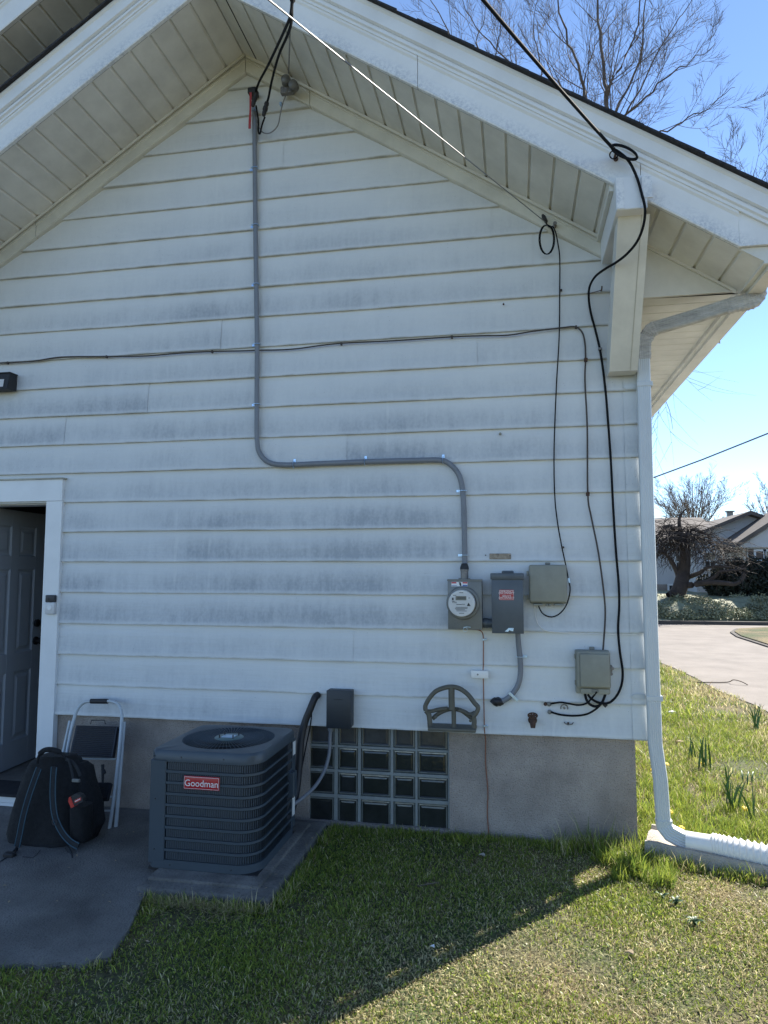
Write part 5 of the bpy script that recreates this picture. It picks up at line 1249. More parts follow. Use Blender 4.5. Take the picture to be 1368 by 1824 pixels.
# tape measure
c = at(138, 1424, BY - .0); rt = Matrix.Translation(c) @ Matrix.Rotation(R(-28), 4, 'Y') @ Matrix.Rotation(R(8), 4, 'Z')
t = thing('tape_measure', 'red and black tape measure tucked in the side pocket of the backpack', 'tape measure', c)
def tf(m): m.v = [rt @ v for v in m.v]; return m
arc = [(-.036, -.024), (.036, -.024), (.040, -.01), (.036, .012), (.022, .028), (.0, .034), (-.022, .028), (-.034, .012)]
m = M(); m.prism(arc, -.022, .018); tf(m).build('case', 'black_rubber', t)
m = M(); m.prism([(-.036,-.026),(-.018,-.026),(-.016,.030),(-.024,.032),(-.037,.014)], -.0255, .019); tf(m).build('red_grip', 'tape_red', t)
m = M(); m.prism([(-.008,-.012),(.030,-.012),(.034,.002),(-.004,.004)], -.0235, -.0222); rl = tf(m).build('red_label', 'tape_red', t)
m = M(); m.box(-.004,.028,-.0240,-.0236,-.006,-.002); tf(m).build('printed_line', 'label_white', rl)
# doormat
a = gat(-40, 1414, .088); b = gat(85, 1440, .088)
m = M(); m.rbox(-3.84, -3.2, -.12, .17, .0865, .10, .004, 1)
for i in range(12): m.box(-3.83, -3.21, -.11 + i*.023, -.10 + i*.023, .1, .104)
o = m.build('doormat', 'rubber_mat', None, local=(-3.5, 0, .0865)); tag(o, 'black ribbed rubber mat across the door threshold', 'doormat')
# ================================================================ TREES
class Tree:
    def __init__(s, seed): s.v = []; s.f = []; s.r = random.Random(seed)
    def tube(s, P, Rr, n):
        b = len(s.v); N = len(P)
        for i, p in enumerate(P):
            t = (P[min(i+1,N-1)] - P[max(i-1,0)]).normalized(); a = t.orthogonal().normalized(); c = t.cross(a)
            for k in range(n):
                th = 6.2832*k/n; s.v.append(p + (a*math.cos(th) + c*math.sin(th)) * Rr[i])
        for i in range(N-1):
            for k in range(n): k2 = (k+1) % n; s.f.append((b+i*n+k, b+i*n+k2, b+(i+1)*n+k2, b+(i+1)*n+k))
    def limb(s, p, d, L, r, depth, wig=.12, up=.10, spread=.62, nch=(3, 5), shrink=.62):
        """ one limb with curved axis, then its side branches """
        rr = s.r; n = 7 if depth > 1 else (5 if depth == 1 else 4); P = [Vector(p)]; d = Vector(d).normalized(); Rr = [r]
        for i in range(n):
            d = (d + Vector((rr.gauss(0, wig), rr.gauss(0, wig), rr.gauss(0, wig) + up))).normalized()
            P.append(P[-1] + d * L / n); Rr.append(r * (1 - .72 * (i+1)/n))
        s.tube(P, Rr, 6 if depth > 1 else (4 if depth == 1 else 3))
        s.side(P, Rr, L, depth, wig, up, spread, nch, shrink)
    def side(s, P, Rr, L, depth, wig=.12, up=.10, spread=.62, nch=(3,5), shrink=.62, lo=.18):
        if depth <= 0: return
        rr = s.r
        for j in range(rr.randint(*nch) + (1 if depth > 1 else 0)):
            f = lo + (1 - lo) * (j + rr.random()) / (nch[1] + 1); q = f * (len(P) - 1); i = min(int(q), len(P) - 2)
            a = P[i].lerp(P[i+1], q - i); t = (P[i+1] - P[i]).normalized(); o = t.orthogonal().normalized(); o.rotate(Matrix.Rotation(rr.uniform(0, 6.283), 3, t))
            dd = (t * (1 - spread * .5) + o * spread).normalized(); rad = Rr[i] * rr.uniform(.34, .5)
            s.limb(a, dd, L * rr.uniform(shrink*.65, shrink*1.1) * (1 - .35*f), max(rad, s.rmin), depth - 1, wig, up, spread, nch, shrink)
    def build(s, name, mt, parent):
        m = M(); m.v = s.v; m.f = [list(f) for f in s.f]; m.m = [0] * len(s.f); return m.build(name, mt, parent, smooth=True, recalc=False)
def Z3(u, v, y): return at(860 + u/2.693, v/2.693, y)
def big_tree(label, base, trunk_top, limbs, seed, y, thick, rmin=.010, depth=3, mt='bark', group=None):
    t = thing('bare_tree', label, 'tree', base, group)
    tr = Tree(seed); tr.rmin = .02
    top = Vector(trunk_top); b = Vector(base); P = [b, b.lerp(top, .3) + Vector((.05,0,0)), b.lerp(top, .65) + Vector((-.05,.05,0)), top]
    tr.tube(P, [thick*1.35, thick*1.05, thick*.95, thick*.85], 10); tr.build('trunk', mt, t)
    cr = Tree(seed + 1); cr.rmin = rmin
    for (pts, r0, r1, dp) in limbs:
        Q = [top] + pts if pts else pts
        Q = smoothpath(Q, 4); N = len(Q)
        Q = [q + Vector((cr.r.gauss(0,.02), cr.r.gauss(0,.05), cr.r.gauss(0,.02))) for q in Q]
        r0 *= .74; r1 *= .62; Rr = [r0 + (r1 - r0) * i/(N-1) for i in range(N)]; cr.tube(Q, Rr, 6)
        L = sum((a-b_).length for a, b_ in zip(Q, Q[1:])); cr.side(Q, Rr, L*.70, dp + 1, .045, .075, .52, (5, 7), .64, lo=.06)
    cr.build('crown', mt, t)
    return t
Y1 = 13.0
tt = Z3(598, 690, Y1)
limbs = [([Z3(585,570,Y1), Z3(590,430,Y1), Z3(565,220,Y1+.3), Z3(545,0,Y1+.5), Z3(520,-260,Y1+.6)], .085, .028, 2),
         ([Z3(592,560,Y1), Z3(600,420,Y1), Z3(690,270,Y1-.5), Z3(745,100,Y1-.8), Z3(765,-160,Y1-1)], .06, .018, 2),
         ([Z3(620,560,Y1+.2), Z3(700,420,Y1+.6), Z3(755,270,Y1+1), Z3(775,60,Y1+1.3), Z3(800,-150,Y1+1.4)], .06, .018, 2),
         ([Z3(640,590,Y1), Z3(760,490,Y1-.2), Z3(870,380,Y1-.4), Z3(980,300,Y1-.5), Z3(1120,215,Y1-.6)], .05, .012, 2),
         ([Z3(700,660,Y1), Z3(850,640,Y1+.2), Z3(990,560,Y1+.4), Z3(1100,500,Y1+.5), Z3(1210,410,Y1+.6)], .04, .010, 2),
         ([at(1120,420,Y1), at(1160,600,Y1-.5), at(1178,690,Y1-.8), at(1200,762,Y1-1)], .03, .006, 1),
         ([Z3(640,600,Y1+.5), Z3(730,480,Y1+1), Z3(840,250,Y1+1.5), Z3(960,60,Y1+1.9), Z3(1040,-60,Y1+2)], .05, .012, 2)]
big_tree('tall bare tree rising beside its twin behind the right roof slope, central trunk upright', (tt.x, Y1, 0), tt, limbs, 11, Y1, .15, .0045)
Y2 = 14.5; tt = Z3(520, 700, Y2)
limbs = [([Z3(505,545,Y2), Z3(470,380,Y2), Z3(430,250,Y2), Z3(370,60,Y2), Z3(330,-140,Y2)], .075, .022, 2),
         ([Z3(500,560,Y2), Z3(440,500,Y2+.5), Z3(380,420,Y2+1), Z3(300,280,Y2+1.2), Z3(250,80,Y2+1.4)], .04, .012, 2),
         ([Z3(480,430,Y2), Z3(520,280,Y2-.4), Z3(560,160,Y2-.7), Z3(640,10,Y2-1)], .035, .010, 2)]
big_tree('bare tree leaning left behind the roof, just left of the tallest trunk', (tt.x, Y2, 0), tt, limbs, 23, Y2, .13, .0045)
Y3 = 17.0; tt = Z3(150, 640, Y3)
limbs = [([Z3(170,380,Y3), Z3(120,300,Y3), Z3(60,230,Y3), Z3(-60,90,Y3), Z3(-120,-60,Y3)], .05, .014, 2),
         ([Z3(140,420,Y3), Z3(60,320,Y3), Z3(80,150,Y3), Z3(90,0,Y3)], .05, .014, 2),
         ([Z3(220,440,Y3), Z3(270,400,Y3), Z3(280,300,Y3), Z3(240,150,Y3), Z3(260,0,Y3)], .05, .014, 2),
         ([Z3(20,330,Y3), Z3(-30,200,Y3+1), Z3(10,90,Y3+1), Z3(20,-60,Y3+1)], .045, .012, 2),
         ([Z3(-60,340,Y3), Z3(-150,180,Y3), Z3(-230,40,Y3), Z3(-300,-80,Y3)], .045, .012, 2)]
big_tree('bushy bare tree with many thin stems behind the roof, leftmost of the overhead trees', (tt.x, Y3, 0), tt, limbs, 37, Y3, .16, .005)
Y4 = 20.0; tt = at(1100, 560, Y4)
limbs = [([at(1230,440,Y4), at(1320,370,Y4), at(1345,300,Y4)], .05, .012, 2), ([at(1240,450,Y4), at(1360,400,Y4), at(1385,320,Y4)], .05, .012, 2), ([at(1200,420,Y4), at(1262,360,Y4), at(1285,290,Y4)], .04, .010, 2), ([at(1240,480,Y4), at(1400,430,Y4), at(1450,330,Y4)], .05, .012, 2)]
big_tree('bare tree at the far right edge, its twigs showing above the gutter end', (tt.x, Y4, 0), tt, limbs, 41, Y4, .14, .006)

# vase-shaped street trees beyond the far house
def vase(label, px, py_base, py_top, Y, seed, nst=11, spread=.5):
    b = at(px, py_base, Y); top = at(px, py_top, Y); H = top.z - b.z
    t = thing('bare_tree', label, 'tree', (b.x, Y, .8)); tr = Tree(seed); tr.rmin = .02
    tr.tube([Vector((b.x, Y, .8)), Vector((b.x, Y, b.z))], [.30, .24], 8); tr.build('trunk', 'bark_pale', t)
    cr = Tree(seed+1); cr.rmin = .007
    for i in range(nst):
        a = 6.283*i/nst + cr.r.random()*.4; sp = spread * (cr.r.uniform(.25, 1))
        cr.limb((b.x, Y, b.z - .2), (math.cos(a)*sp, math.sin(a)*sp, 1), H * cr.r.uniform(.8, 1.0) * (1 - .2*sp), .035, 3, .022, .02, .50, (5, 7), .50)
    cr.build('crown', 'bark_pale', t); return t
vase('round vase shaped bare tree behind the white house across the street', 1236, 960, 826, 40, 5, 24, .95)
vase('bare tree above the porch roof at the right edge', 1385, 960, 850, 36, 9, 14, .9)

# gnarled tree on the bank
YB = 20.0
def Z5(u, v, y=YB): return at(1140 + u/3.649, 750 + v/3.649, y)
t = thing('gnarled_tree', 'dark gnarled pruned tree with drooping twiggy crown on the ivy bank', 'tree', Z5(250, 1115, 19.7))
tr = Tree(77); tr.rmin = .008
tr.tube(smoothpath([Z5(235,1140,19.8), Z5(262,1080,19.8), Z5(280,1000), Z5(290,930), Z5(295,850), Z5(285,760)], 3), [.26-.008*i for i in range(16)], 9)
tr.tube(smoothpath([Z5(250,1120,19.7), Z5(215,1120,19.6), Z5(180,1130,19.4)], 3), [.17-.015*i for i in range(7)], 6)
tr.build('trunk', 'bark_dark', t)
big = [([Z5(275,1070), Z5(340,1065,19.6), Z5(430,1050,19.3), Z5(540,1052,19.0), Z5(610,1060,18.9), Z5(660,1035,18.9), Z5(680,990,18.9)], .15, .07),
       ([Z5(285,1040), Z5(330,1010), Z5(390,985,19.5), Z5(430,955,19.3), Z5(500,945,19.2), Z5(590,950,19.1)], .12, .05),
       ([Z5(430,1045,19.3), Z5(490,1010,19.2), Z5(520,980,19.1), Z5(600,970,19), Z5(690,960,19)], .09, .04),
       ([Z5(255,1030), Z5(235,970), Z5(190,890), Z5(150,855), Z5(115,850)], .12, .06),
       ([Z5(290,800), Z5(260,700), Z5(255,640), Z5(270,600), Z5(300,570)], .11, .03),
       ([Z5(290,780), Z5(330,710), Z5(400,720), Z5(470,760)], .12, .05), ([Z5(285,790), Z5(220,700), Z5(160,690), Z5(120,740)], .13, .05)]
cr = Tree(78); cr.rmin = .008
for pts, a, b in big:
    Q = smoothpath(pts, 4); N = len(Q); cr.tube(Q, [(a + (b-a)*i/(N-1))*.72 for i in range(N)], 6)
rr = cr.r
def droop(p, n, L, w=.30):
    for _ in range(n):
        a = rr.uniform(0, 6.283); d = Vector((math.cos(a), math.sin(a)*.8, rr.uniform(-.2, .9))).normalized(); P = [p + Vector((rr.gauss(0,.12), rr.gauss(0,.12), rr.gauss(0,.1)))]; 
        k = rr.randint(4, 7)
        for i in range(k): d = (d + Vector((rr.gauss(0,w), rr.gauss(0,w), -.28 + rr.gauss(0,w*.8)))).normalized(); P.append(P[-1] + d * L/k * rr.uniform(.6,1.3))
        cr.tube(P, [.011*(1 - .8*i/k) + .003 for i in range(k+1)], 3)
        q = P[len(P)//2]
        for _ in range(2):
            dd = Vector((rr.gauss(0,1), rr.gauss(0,1), rr.gauss(-.2,.6))).normalized(); cr.tube([q, q + dd*.2, q + dd*.38 + Vector((0,0,-.08))], [.006,.005,.003], 3)
for (u, v, n, L) in ((290,720,70,1.5),(200,720,80,1.3),(150,770,60,1.1),(250,780,70,1.1),(330,760,60,1.5),(400,760,50,1.5),(470,800,45,1.3),(130,830,30,.8),(420,860,30,1.3),(560,850,26,1.5),(590,930,22,1.2),(680,960,22,1.0),(640,830,16,1.2),(240,820,60,.9),(500,900,20,1.2)): droop(Z5(u, v, YB + rr.uniform(-.5,.4)), int(n*.55), L)
cr.build('crown', 'bark_dark', t)

# ================================================================ FAR HOUSES
def Zp(u, v, y): return at(1140 + u/3.649, 750 + v/3.649, y)
HY = 24.0
t = thing('white_house', 'single storey white house with brown roof across the street behind the gnarled tree', 'house', (7.0, HY, .7))
pk = Zp(720, 582, HY - .4); ez = 3.25; base_z = .55
wl_, wr_ = 5.1, 12.4; gpx = pk.x
k_ = (pk.z - 2.55) / (gpx - Zp(330, 700, HY).x) ; k_ = .42
gl_ = 6.75
gtop = pk.z - .15
m = M(); rightx = gpx + (gpx - gl_)
m.prism([(gl_, base_z), (rightx, base_z), (rightx, gtop - k_*(gpx-gl_)), (gpx, gtop), (gl_, gtop - k_*(gpx-gl_))], HY, HY + .2)
m.box(gl_, gl_ + .2, HY + .2, HY + 9, base_z, gtop - k_*(gpx-gl_)); m.box(rightx - .2, rightx, HY + .2, HY + 9, base_z, gtop - k_*(gpx-gl_)); m.build('wall', 'house_white', t)
for i in range(14):
    z = base_z + .35 + i*.19
    if z < gtop - .2:
        hw = (gpx - gl_) if z < gtop - k_*(gpx-gl_) else (gtop - z)/k_ - .05
        m = M(); m.prism([(0, z), (0, z+.19), (0, z)], 0, .01); m = M(); m.add([(gpx-hw, HY-.022, z), (gpx+hw, HY-.022, z), (gpx+hw, HY-.003, z+.185), (gpx-hw, HY-.003, z+.185), (gpx-hw, HY-.002, z), (gpx+hw, HY-.002, z)], [(0,1,2,3),(4,5,1,0)]); m.build('siding_board', 'house_white', t)
m = M()
for sg in (-1, 1):
    hw = (gpx - gl_) + .45; zt = pk.z; zb_ = zt - k_*hw
    x1_ = gpx + sg*hw
    m.add([(gpx, HY-.45, zt), (x1_, HY-.45, zb_), (x1_, HY+9.4, zb_), (gpx, HY+9.4, zt), (gpx, HY-.45, zt-.14), (x1_, HY-.45, zb_-.14), (x1_, HY+9.4, zb_-.14), (gpx, HY+9.4, zt-.14)], [(0,1,2,3),(7,6,5,4),(0,4,5,1),(1,5,6,2),(2,6,7,3),(3,7,4,0)])
rf = m.build('roof', 'roof_far', t)
m = M(); v0 = at(1300, 917, HY+5); m.rbox(v0.x-.12, v0.x+.12, HY+4.9, HY+5.1, v0.z-.6, v0.z+.12, .01, 1); m.rbox(v0.x-.18, v0.x+.18, HY+4.85, HY+5.15, v0.z+.12, v0.z+.18, .01, 1); m.build('roof_vent', 'meter_grey', rf)
# lower side wing to the left
x0_, x1_ = 3.6, gl_ - .02; m = M(); m.box(x0_, x1_, HY+1.5, HY+8.5, base_z + .45, 2.95); m.build('wing_wall', 'house_white', t)
m = M(); m.box(x0_+.05, x1_, HY+1.52, HY+8.5, .3, base_z+.449); m.build('wing_footing', 'stucco', t)
m = M(); m.prism([(HY+1.1, 2.93), (HY+5, 3.95), (HY+8.9, 2.93), (HY+8.9, 2.83), (HY+5, 3.83), (HY+1.1, 2.83)], x0_-.3, x1_+1.5, 'x'); m.build('wing_roof', 'roof_far', t)
def win(px0, py0, px1, py1, y, par, sash=True):
    a = at(px0, py1, y); b = at(px1, py0, y)
    m = M(); f = .07
    for q in ((a.x-f, b.x+f, b.z, b.z+f), (a.x-f, b.x+f, a.z-f, a.z), (a.x-f, a.x, a.z, b.z), (b.x, b.x+f, a.z, b.z)): m.box(q[0], q[1], y-.06, y-.01, q[2], q[3])
    if sash: m.box(a.x, b.x, y-.045, y-.012, (a.z+b.z)/2-.025, (a.z+b.z)/2+.025); m.box((a.x+b.x)/2-.015, (a.x+b.x)/2+.015, y-.044, y-.013, a.z, (a.z+b.z)/2-.026)
    w_ = m.build('window', 'white_paint', par); m = M(); m.box(a.x, b.x, y-.03, y-.011, a.z, b.z); m.build('pane', 'pane', w_); return w_
win(1256, 985, 1273, 1012, HY - .02, t); win(1192, 1043, 1198, 1052, HY + 1.48, t, False)
win(1205, 990, 1216, 1012, HY + 1.48, t)
# porch house section in front right
PY = 22.0
t2 = thing('porch', 'porch with low gabled roof and tall windows on the white house, right edge', 'porch', at(1350, 1040, PY))
tipL = at(1313, 966, PY - .5); rise = at(1368, 931, PY - .5); sl_ = (rise.z - tipL.z)/(rise.x - tipL.x)
pkx = tipL.x + 3.3
m = M()
for sg in (-1, 1):
    xe = pkx + sg*3.3; zt = tipL.z + 3.3*sl_; zb_ = tipL.z
    m.add([(pkx, PY-.5, zt), (xe, PY-.5, zb_), (xe, HY, zb_), (pkx, HY, zt), (pkx, PY-.5, zt-.16), (xe, PY-.5, zb_-.16), (xe, HY, zb_-.16), (pkx, HY, zt-.16)], [(0,1,2,3),(7,6,5,4),(0,4,5,1),(1,5,6,2),(2,6,7,3),(3,7,4,0)])
m.build('roof', 'roof_far', t2)
zb_ = tipL.z - .17; xl_ = tipL.x + .5
m = M(); m.prism([(tipL.x+.1, zb_+.0), (pkx*2 - tipL.x - .1, zb_), (pkx, zb_ + 3.2*sl_)], PY - .2, PY - .1); m.build('gable_front', 'house_white', t2)
m = M(); m.box(xl_, xl_ + 5.4, PY, PY + .2, .5, zb_ - .002); m.build('wall', 'house_white', t2)
m = M(); m.box(xl_ + .0, xl_ + .45, PY - .05, PY, .5, zb_ - .05); m.build('brick_pier', 'brick_far', t2)
win(1347, 982, 1360, 1015, PY - .01, t2); win(1328, 975, 1335, 1003, PY + .8, t2, False); win(1364, 982, 1380, 1015, PY - .01, t2)
# leafy masses: dark shrubs before the porch
def leafmass(m_, c, rx, ry, rz, n, size):
    V = rng.normal(size=(n, 3)); V /= np.linalg.norm(V, axis=1)[:, None]; rad = rng.uniform(.55, 1.05, n)[:, None]; 
    P = np.array(c) + V * rad * np.array([rx, ry, rz]) * (1 + .18*np.sin(V[:, :1]*7 + V[:, 2:]*5))
    for p in P:
        if p[2] < .35: continue
        a = rng.normal(size=3); a /= np.linalg.norm(a); b = np.cross(a, rng.normal(size=3)); b /= np.linalg.norm(b); s = size * rng.uniform(.5, 1.3)
        p = Vector(p); a = Vector(a)*s; b = Vector(b)*s*.5; k = len(m_.v); m_.v += [p - a, p + b, p + a, p - b]; m_.f.append([k, k+1, k+2, k+3]); m_.m.append(0)
for i, (px, py, rx, rz, lab) in enumerate([(1300, 1043, .9, .62, 'dark spreading evergreen shrub left of the porch, nearest the gnarled tree'), (1330, 1034, 1.0, .75, 'dark evergreen shrub under the porch window'), (1368, 1036, 1.1, .75, 'dark evergreen shrub at the right edge before the porch')]):
    c = at(px, py, 20.9 + .2*i); t = thing('evergreen_shrub', lab, 'shrub', (c.x, c.y, .7), 'evergreen shrubs before the porch')
    m = M(); leafmass(m, c, rx, .7, rz, 3800, .075); m.build('foliage', 'bush', t, recalc=False)
    m = M()
    for k in range(6): a = k; m.tube([Vector((c.x + .1*math.cos(a), c.y + .1*math.sin(a), .6)), Vector((c.x + rx*.7*math.cos(a), c.y + .5*math.sin(a), c.z + .1))], [.03, .012], 5)
    m.build('stem', 'bark_dark', t)
# ivy on the bank: leaves
m = M(); N_ = 42000
for _ in range(N_):
    x = rng.uniform(3.2, 12); f = rng.uniform(0, 1); yb = 16.58 + (x + 30)/90*2.32; dy = .45 + f*2.2; z = .08 + .48*min(1, max(0, (dy-.4)/1.5))**.8
    n_ = math.sin(x*3.1 + dy*2) + math.sin(x*7.3 - dy*5)*.6; z += .02 + .06*abs(rng.normal())*(1 + .5*n_)
    a = Vector(rng.normal(size=3)); a.z *= .5; a.normalize(); b = a.orthogonal(); b.rotate(Matrix.Rotation(rng.uniform(0, 6.28), 3, a)); s = .024*rng.uniform(.6, 1.5); p = Vector((x, yb + dy, z)); b *= s*.8; a *= s
    k = len(m.v); m.v += [p-a, p+b, p+a, p-b]; m.f.append([k, k+1, k+2, k+3]); m.m.append(0)
iv = m.build('ivy_leaves', 'ivy', None, recalc=False, kind='stuff')
# treeline far away, low, reads as one mass
m = M()
for _ in range(9000):
    x = rng.uniform(-60, 140); y = 95 + rng.uniform(0, 12); h = 4.5 + 2*math.sin(x*.21) + 1.2*math.sin(x*.67); z = rng.uniform(0, h); a = Vector(rng.normal(size=3)).normalized()*.9; b = a.orthogonal().normalized()*.6; p = Vector((x, y, z)); k = len(m.v); m.v += [p-a, p+b, p+a, p-b]; m.f.append([k, k+1, k+2, k+3]); m.m.append(0)
m.build('distant_treeline', 'bark_pale', None, recalc=False, kind='stuff')
# utility line in the distance
A = at(1150, 856, 9.0); B = at(1368, 772, 7.5); d = B - A
m = M(); m.tube([A - d*3, A, A.lerp(B, .5) - Vector((0,0,.015)), B, B + d*3], .013, 6); o = m.build('utility_line', 'grey_cable', None, local=A); tag(o, 'single utility line crossing the sky right of the downspout', 'power line')

# ================================================================ GRASS
def fbm(x, y, s, seed):
    o = np.zeros_like(x); r_ = np.random.default_rng(seed); amp = 1; tot = 0
    for k in range(5):
        for _ in range(3):
            a = r_.uniform(0, 6.283); ph = r_.uniform(0, 6.283); f = s * 1.9**k; o += amp * np.sin((x*math.cos(a) + y*math.sin(a))*f + ph + 1.3*np.sin((x*math.sin(a) - y*math.cos(a))*f*.7 + ph*2))
        tot += amp*3; amp *= .62
    return o / tot
def in_poly(x, y, poly):
    c = np.zeros(len(x), bool); n = len(poly)
    for i in range(n):
        x0, y0 = poly[i]; x1, y1 = poly[(i+1) % n]
        if y0 == y1: continue
        k = ((y0 > y) != (y1 > y)) & (x < (x1-x0)*(y-y0)/(y1-y0) + x0); c ^= k
    return c
slabp = slab; padp = [(-1.85, -1.05), (-1.14, -1.05), (-1.14, .04), (-1.85, .04)]
ca_, sa_ = math.cos(ang_s), math.sin(ang_s)
splp = [(org.x + u*ca_ - v*sa_, org.y + u*sa_ + v*ca_) for u, v in ((-.02,-.17),(.88,-.17),(.88,.17),(-.02,.17))]
def rate(x, y):
    road_x = np.where(y > 5.5, 2.62 - .0765*(y - 5.5), 2.70)
    ok = ~in_poly(x, y, slabp) & ~in_poly(x, y, padp) & ~in_poly(x, y, splp) & (x < road_x + .04*np.sin(y*9) - .03)
    ok &= ~((x < .66) & (y > .03)) & ~((x > .62) & (x < .68) & (y > .03) & False)
    return ok
def scatter(n, x0, x1, y0, y1): 
    x = rng.uniform(x0, x1, n); y = rng.uniform(y0, y1, n); k = rate(x, y); return x[k], y[k]
sets = []
def blades(x, y, h, w, flat, col, z0=0.0):
    n = len(x); a = rng.uniform(0, 6.283, n); dx, dy = np.cos(a), np.sin(a); b = rng.uniform(0, 6.283, n)
    lean = flat * h; bx, by = np.cos(b)*lean, np.sin(b)*lean; hz = h * np.sqrt(np.clip(1 - np.minimum(flat, .97)**2, .05, 1))
    p0 = np.stack([x - dx*w/2, y - dy*w/2, np.full(n, z0)], 1); p1 = np.stack([x + dx*w/2, y + dy*w/2, np.full(n, z0)], 1)
    p2 = np.stack([x + dx*w*.35 + bx*.4, y + dy*w*.35 + by*.4, z0 + hz*.62], 1); p3 = np.stack([x - dx*w*.35 + bx*.4, y - dy*w*.35 + by*.4, z0 + hz*.62], 1)
    p4 = np.stack([x + bx, y + by, z0 + hz], 1)
    sets.append((np.stack([p0, p1, p2, p3, p4], 1), col))
def gcol(x, y, dryness):
    """ turf colour: lush green, olive, straw """
    n = len(x); g1 = np.array([.12, .20, .035]); g2 = np.array([.42, .47, .08]); dry = np.array([.74, .65, .36]); brn = np.array([.26, .19, .11])
    t = rng.uniform(0, 1, (n, 1)); c = g1*(1-t) + g2*t
    isdry = rng.uniform(0, 1, n) < dryness; u = rng.uniform(0, 1, (n, 1)); d = dry*(1 - .35*u) * (1 - .0*u) ; d = np.where(rng.uniform(0,1,(n,1)) < .2, brn, d)
    c = np.where(isdry[:, None], d, c); c *= rng.uniform(.7, 1.25, (n, 1)); return c
def dry_at(x, y):
    d = .36 + .55*fbm(x, y, 2.2, 3) + .30*fbm(x, y, 7, 5)
    d += .55*np.exp(-(((x-1.0)/.28)**2 + ((y+.52)/.16)**2))            # straw patch in front of the splash block
    d += .35*np.exp(-(((x+.2)/.8)**2 + ((y+1.25)/.35)**2))
    r = (x > .72) & (y > .1); d = np.where(r, .10 + .6*fbm(x, y, 1.6, 9) + .30*np.exp(-((y-4.6)/1.3)**2) + .5*np.exp(-((x-2.55)/.35)**2), d)
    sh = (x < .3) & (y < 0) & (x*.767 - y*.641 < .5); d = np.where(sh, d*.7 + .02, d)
    return np.clip(d, .06, .93)
def patchy(x, y): return np.clip(.66 + 1.1*fbm(x, y, 4.5, 13), .10, 1)
# near lawn
for (n, X0, X1, Y0, Y1_, hm, w) in ((330000, -2.7, 2.3, -2.35, .03, .0145, .0046), (90000, .68, 2.8, .03, 3.6, .026, .0052), (60000, .68, 2.8, 3.6, 13.5, .045, .009), (24000, -4.5, -1.8, -2.9, -1.5, .03, .005)):
    x, y = scatter(n, X0, X1, Y0, Y1_); k = rng.uniform(0, 1, len(x)) < patchy(x, y); x, y = x[k], y[k]
    dd = dry_at(x, y); lush = np.clip(1 - dd, .2, 1)
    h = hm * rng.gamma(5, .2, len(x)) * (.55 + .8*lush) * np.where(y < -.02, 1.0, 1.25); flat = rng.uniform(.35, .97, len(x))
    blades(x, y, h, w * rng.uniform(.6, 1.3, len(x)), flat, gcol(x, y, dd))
# dead thatch lying flat
x, y = scatter(50000, -2.6, 2.3, -2.35, .03); dd = dry_at(x, y); k = rng.uniform(0, 1, len(x)) < dd + .1; x, y = x[k], y[k]
blades(x, y, .020*rng.gamma(4, .25, len(x)), .0028*np.ones(len(x)), np.full(len(x), .985), gcol(x, y, np.full(len(x), .97)), .004)
# clover and small broad leaves in the turf
x, y = scatter(60000, -2.6, 2.3, -2.35, .03); k = rng.uniform(0, 1, len(x)) < patchy(x+5, y)**1.5; x, y = x[k], y[k]
blades(x, y, .010*rng.gamma(6, .17, len(x)), .0085*np.ones(len(x)), rng.uniform(.7, .97, len(x)), gcol(x, y, np.clip(dry_at(x, y) - .25, 0, 1)), .006)
# longer tufts along walls, pad, splash block and hose
def tuft(cx_, cy_, r, n, h, dry=.1, w=.0042):
    a = rng.uniform(0, 6.283, n); q = r*np.sqrt(rng.uniform(0, 1, n)); x = cx_ + q*np.cos(a); y = cy_ + q*np.sin(a); k = rate(x, y); x, y = x[k], y[k]
    blades(x, y, .78*h*rng.gamma(6, .165, len(x)), w*np.ones(len(x)), rng.uniform(.15, .85, len(x)), gcol(x, y, np.full(len(x), dry)))
for i in range(70): tuft(rng.uniform(-1.1, .66), .0 - abs(rng.normal())*.04, .05, 50, rng.uniform(.02, .045), .12)
for i in range(26): tuft(rng.uniform(.15, .68), -.03 - abs(rng.normal())*.05, .05, 60, rng.uniform(.05, .12), .3)
for i in range(36): f = rng.uniform(0, 1); tuft(-1.78 + .62*f, -1.06, .05, 50, .045, .45)
for i in range(30): f = rng.uniform(0, 1); tuft(-1.70 + .1*math.sin(f*9) - .05, -1.06 - .6*f, .05, 36, .04, .3)
for i in range(40): f = rng.uniform(0, 1); tuft(-1.13 + .02, -1.0 + f, .04, 40, .045, .2)
for i in range(26): f = rng.uniform(0, 1); tuft(org.x - .03 + f*.9*ca_ + .19*sa_, org.y + f*.9*sa_ - .19*ca_, .05, 60, rng.uniform(.04, .08), .25)
for i in range(22): tuft(.56 + rng.normal()*.10, -.26 + rng.normal()*.08, .05, 110, rng.uniform(.06, .11), .04)
for i in range(60): tuft(rng.uniform(.74, 1.5), rng.uniform(.12, 1.4), .07, 60, rng.uniform(.05, .10), .06, .005)
for i in range(40): tuft(rng.uniform(.74, 2.2), rng.uniform(.12, 3.4), .08, 50, rng.uniform(.04, .09), .3, .005)
for i in range(26):       # dry straw caught along the pad
    cx_, cy_ = rng.uniform(-1.75, -1.15), -1.07 - abs(rng.normal())*.05; n_ = 22
    x = cx_ + rng.normal(size=n_)*.05; y = cy_ + rng.normal(size=n_)*.03; k = rate(x, y); x, y = x[k], y[k]
    blades(x, y, rng.uniform(.04, .10, len(x)), .0026*np.ones(len(x)), np.full(len(x), .97), gcol(x, y, np.ones(len(x)))*.8, .014)
V = np.concatenate([s_[0] for s_ in sets]); Cc = np.concatenate([s_[1] for s_ in sets]); n = len(V)
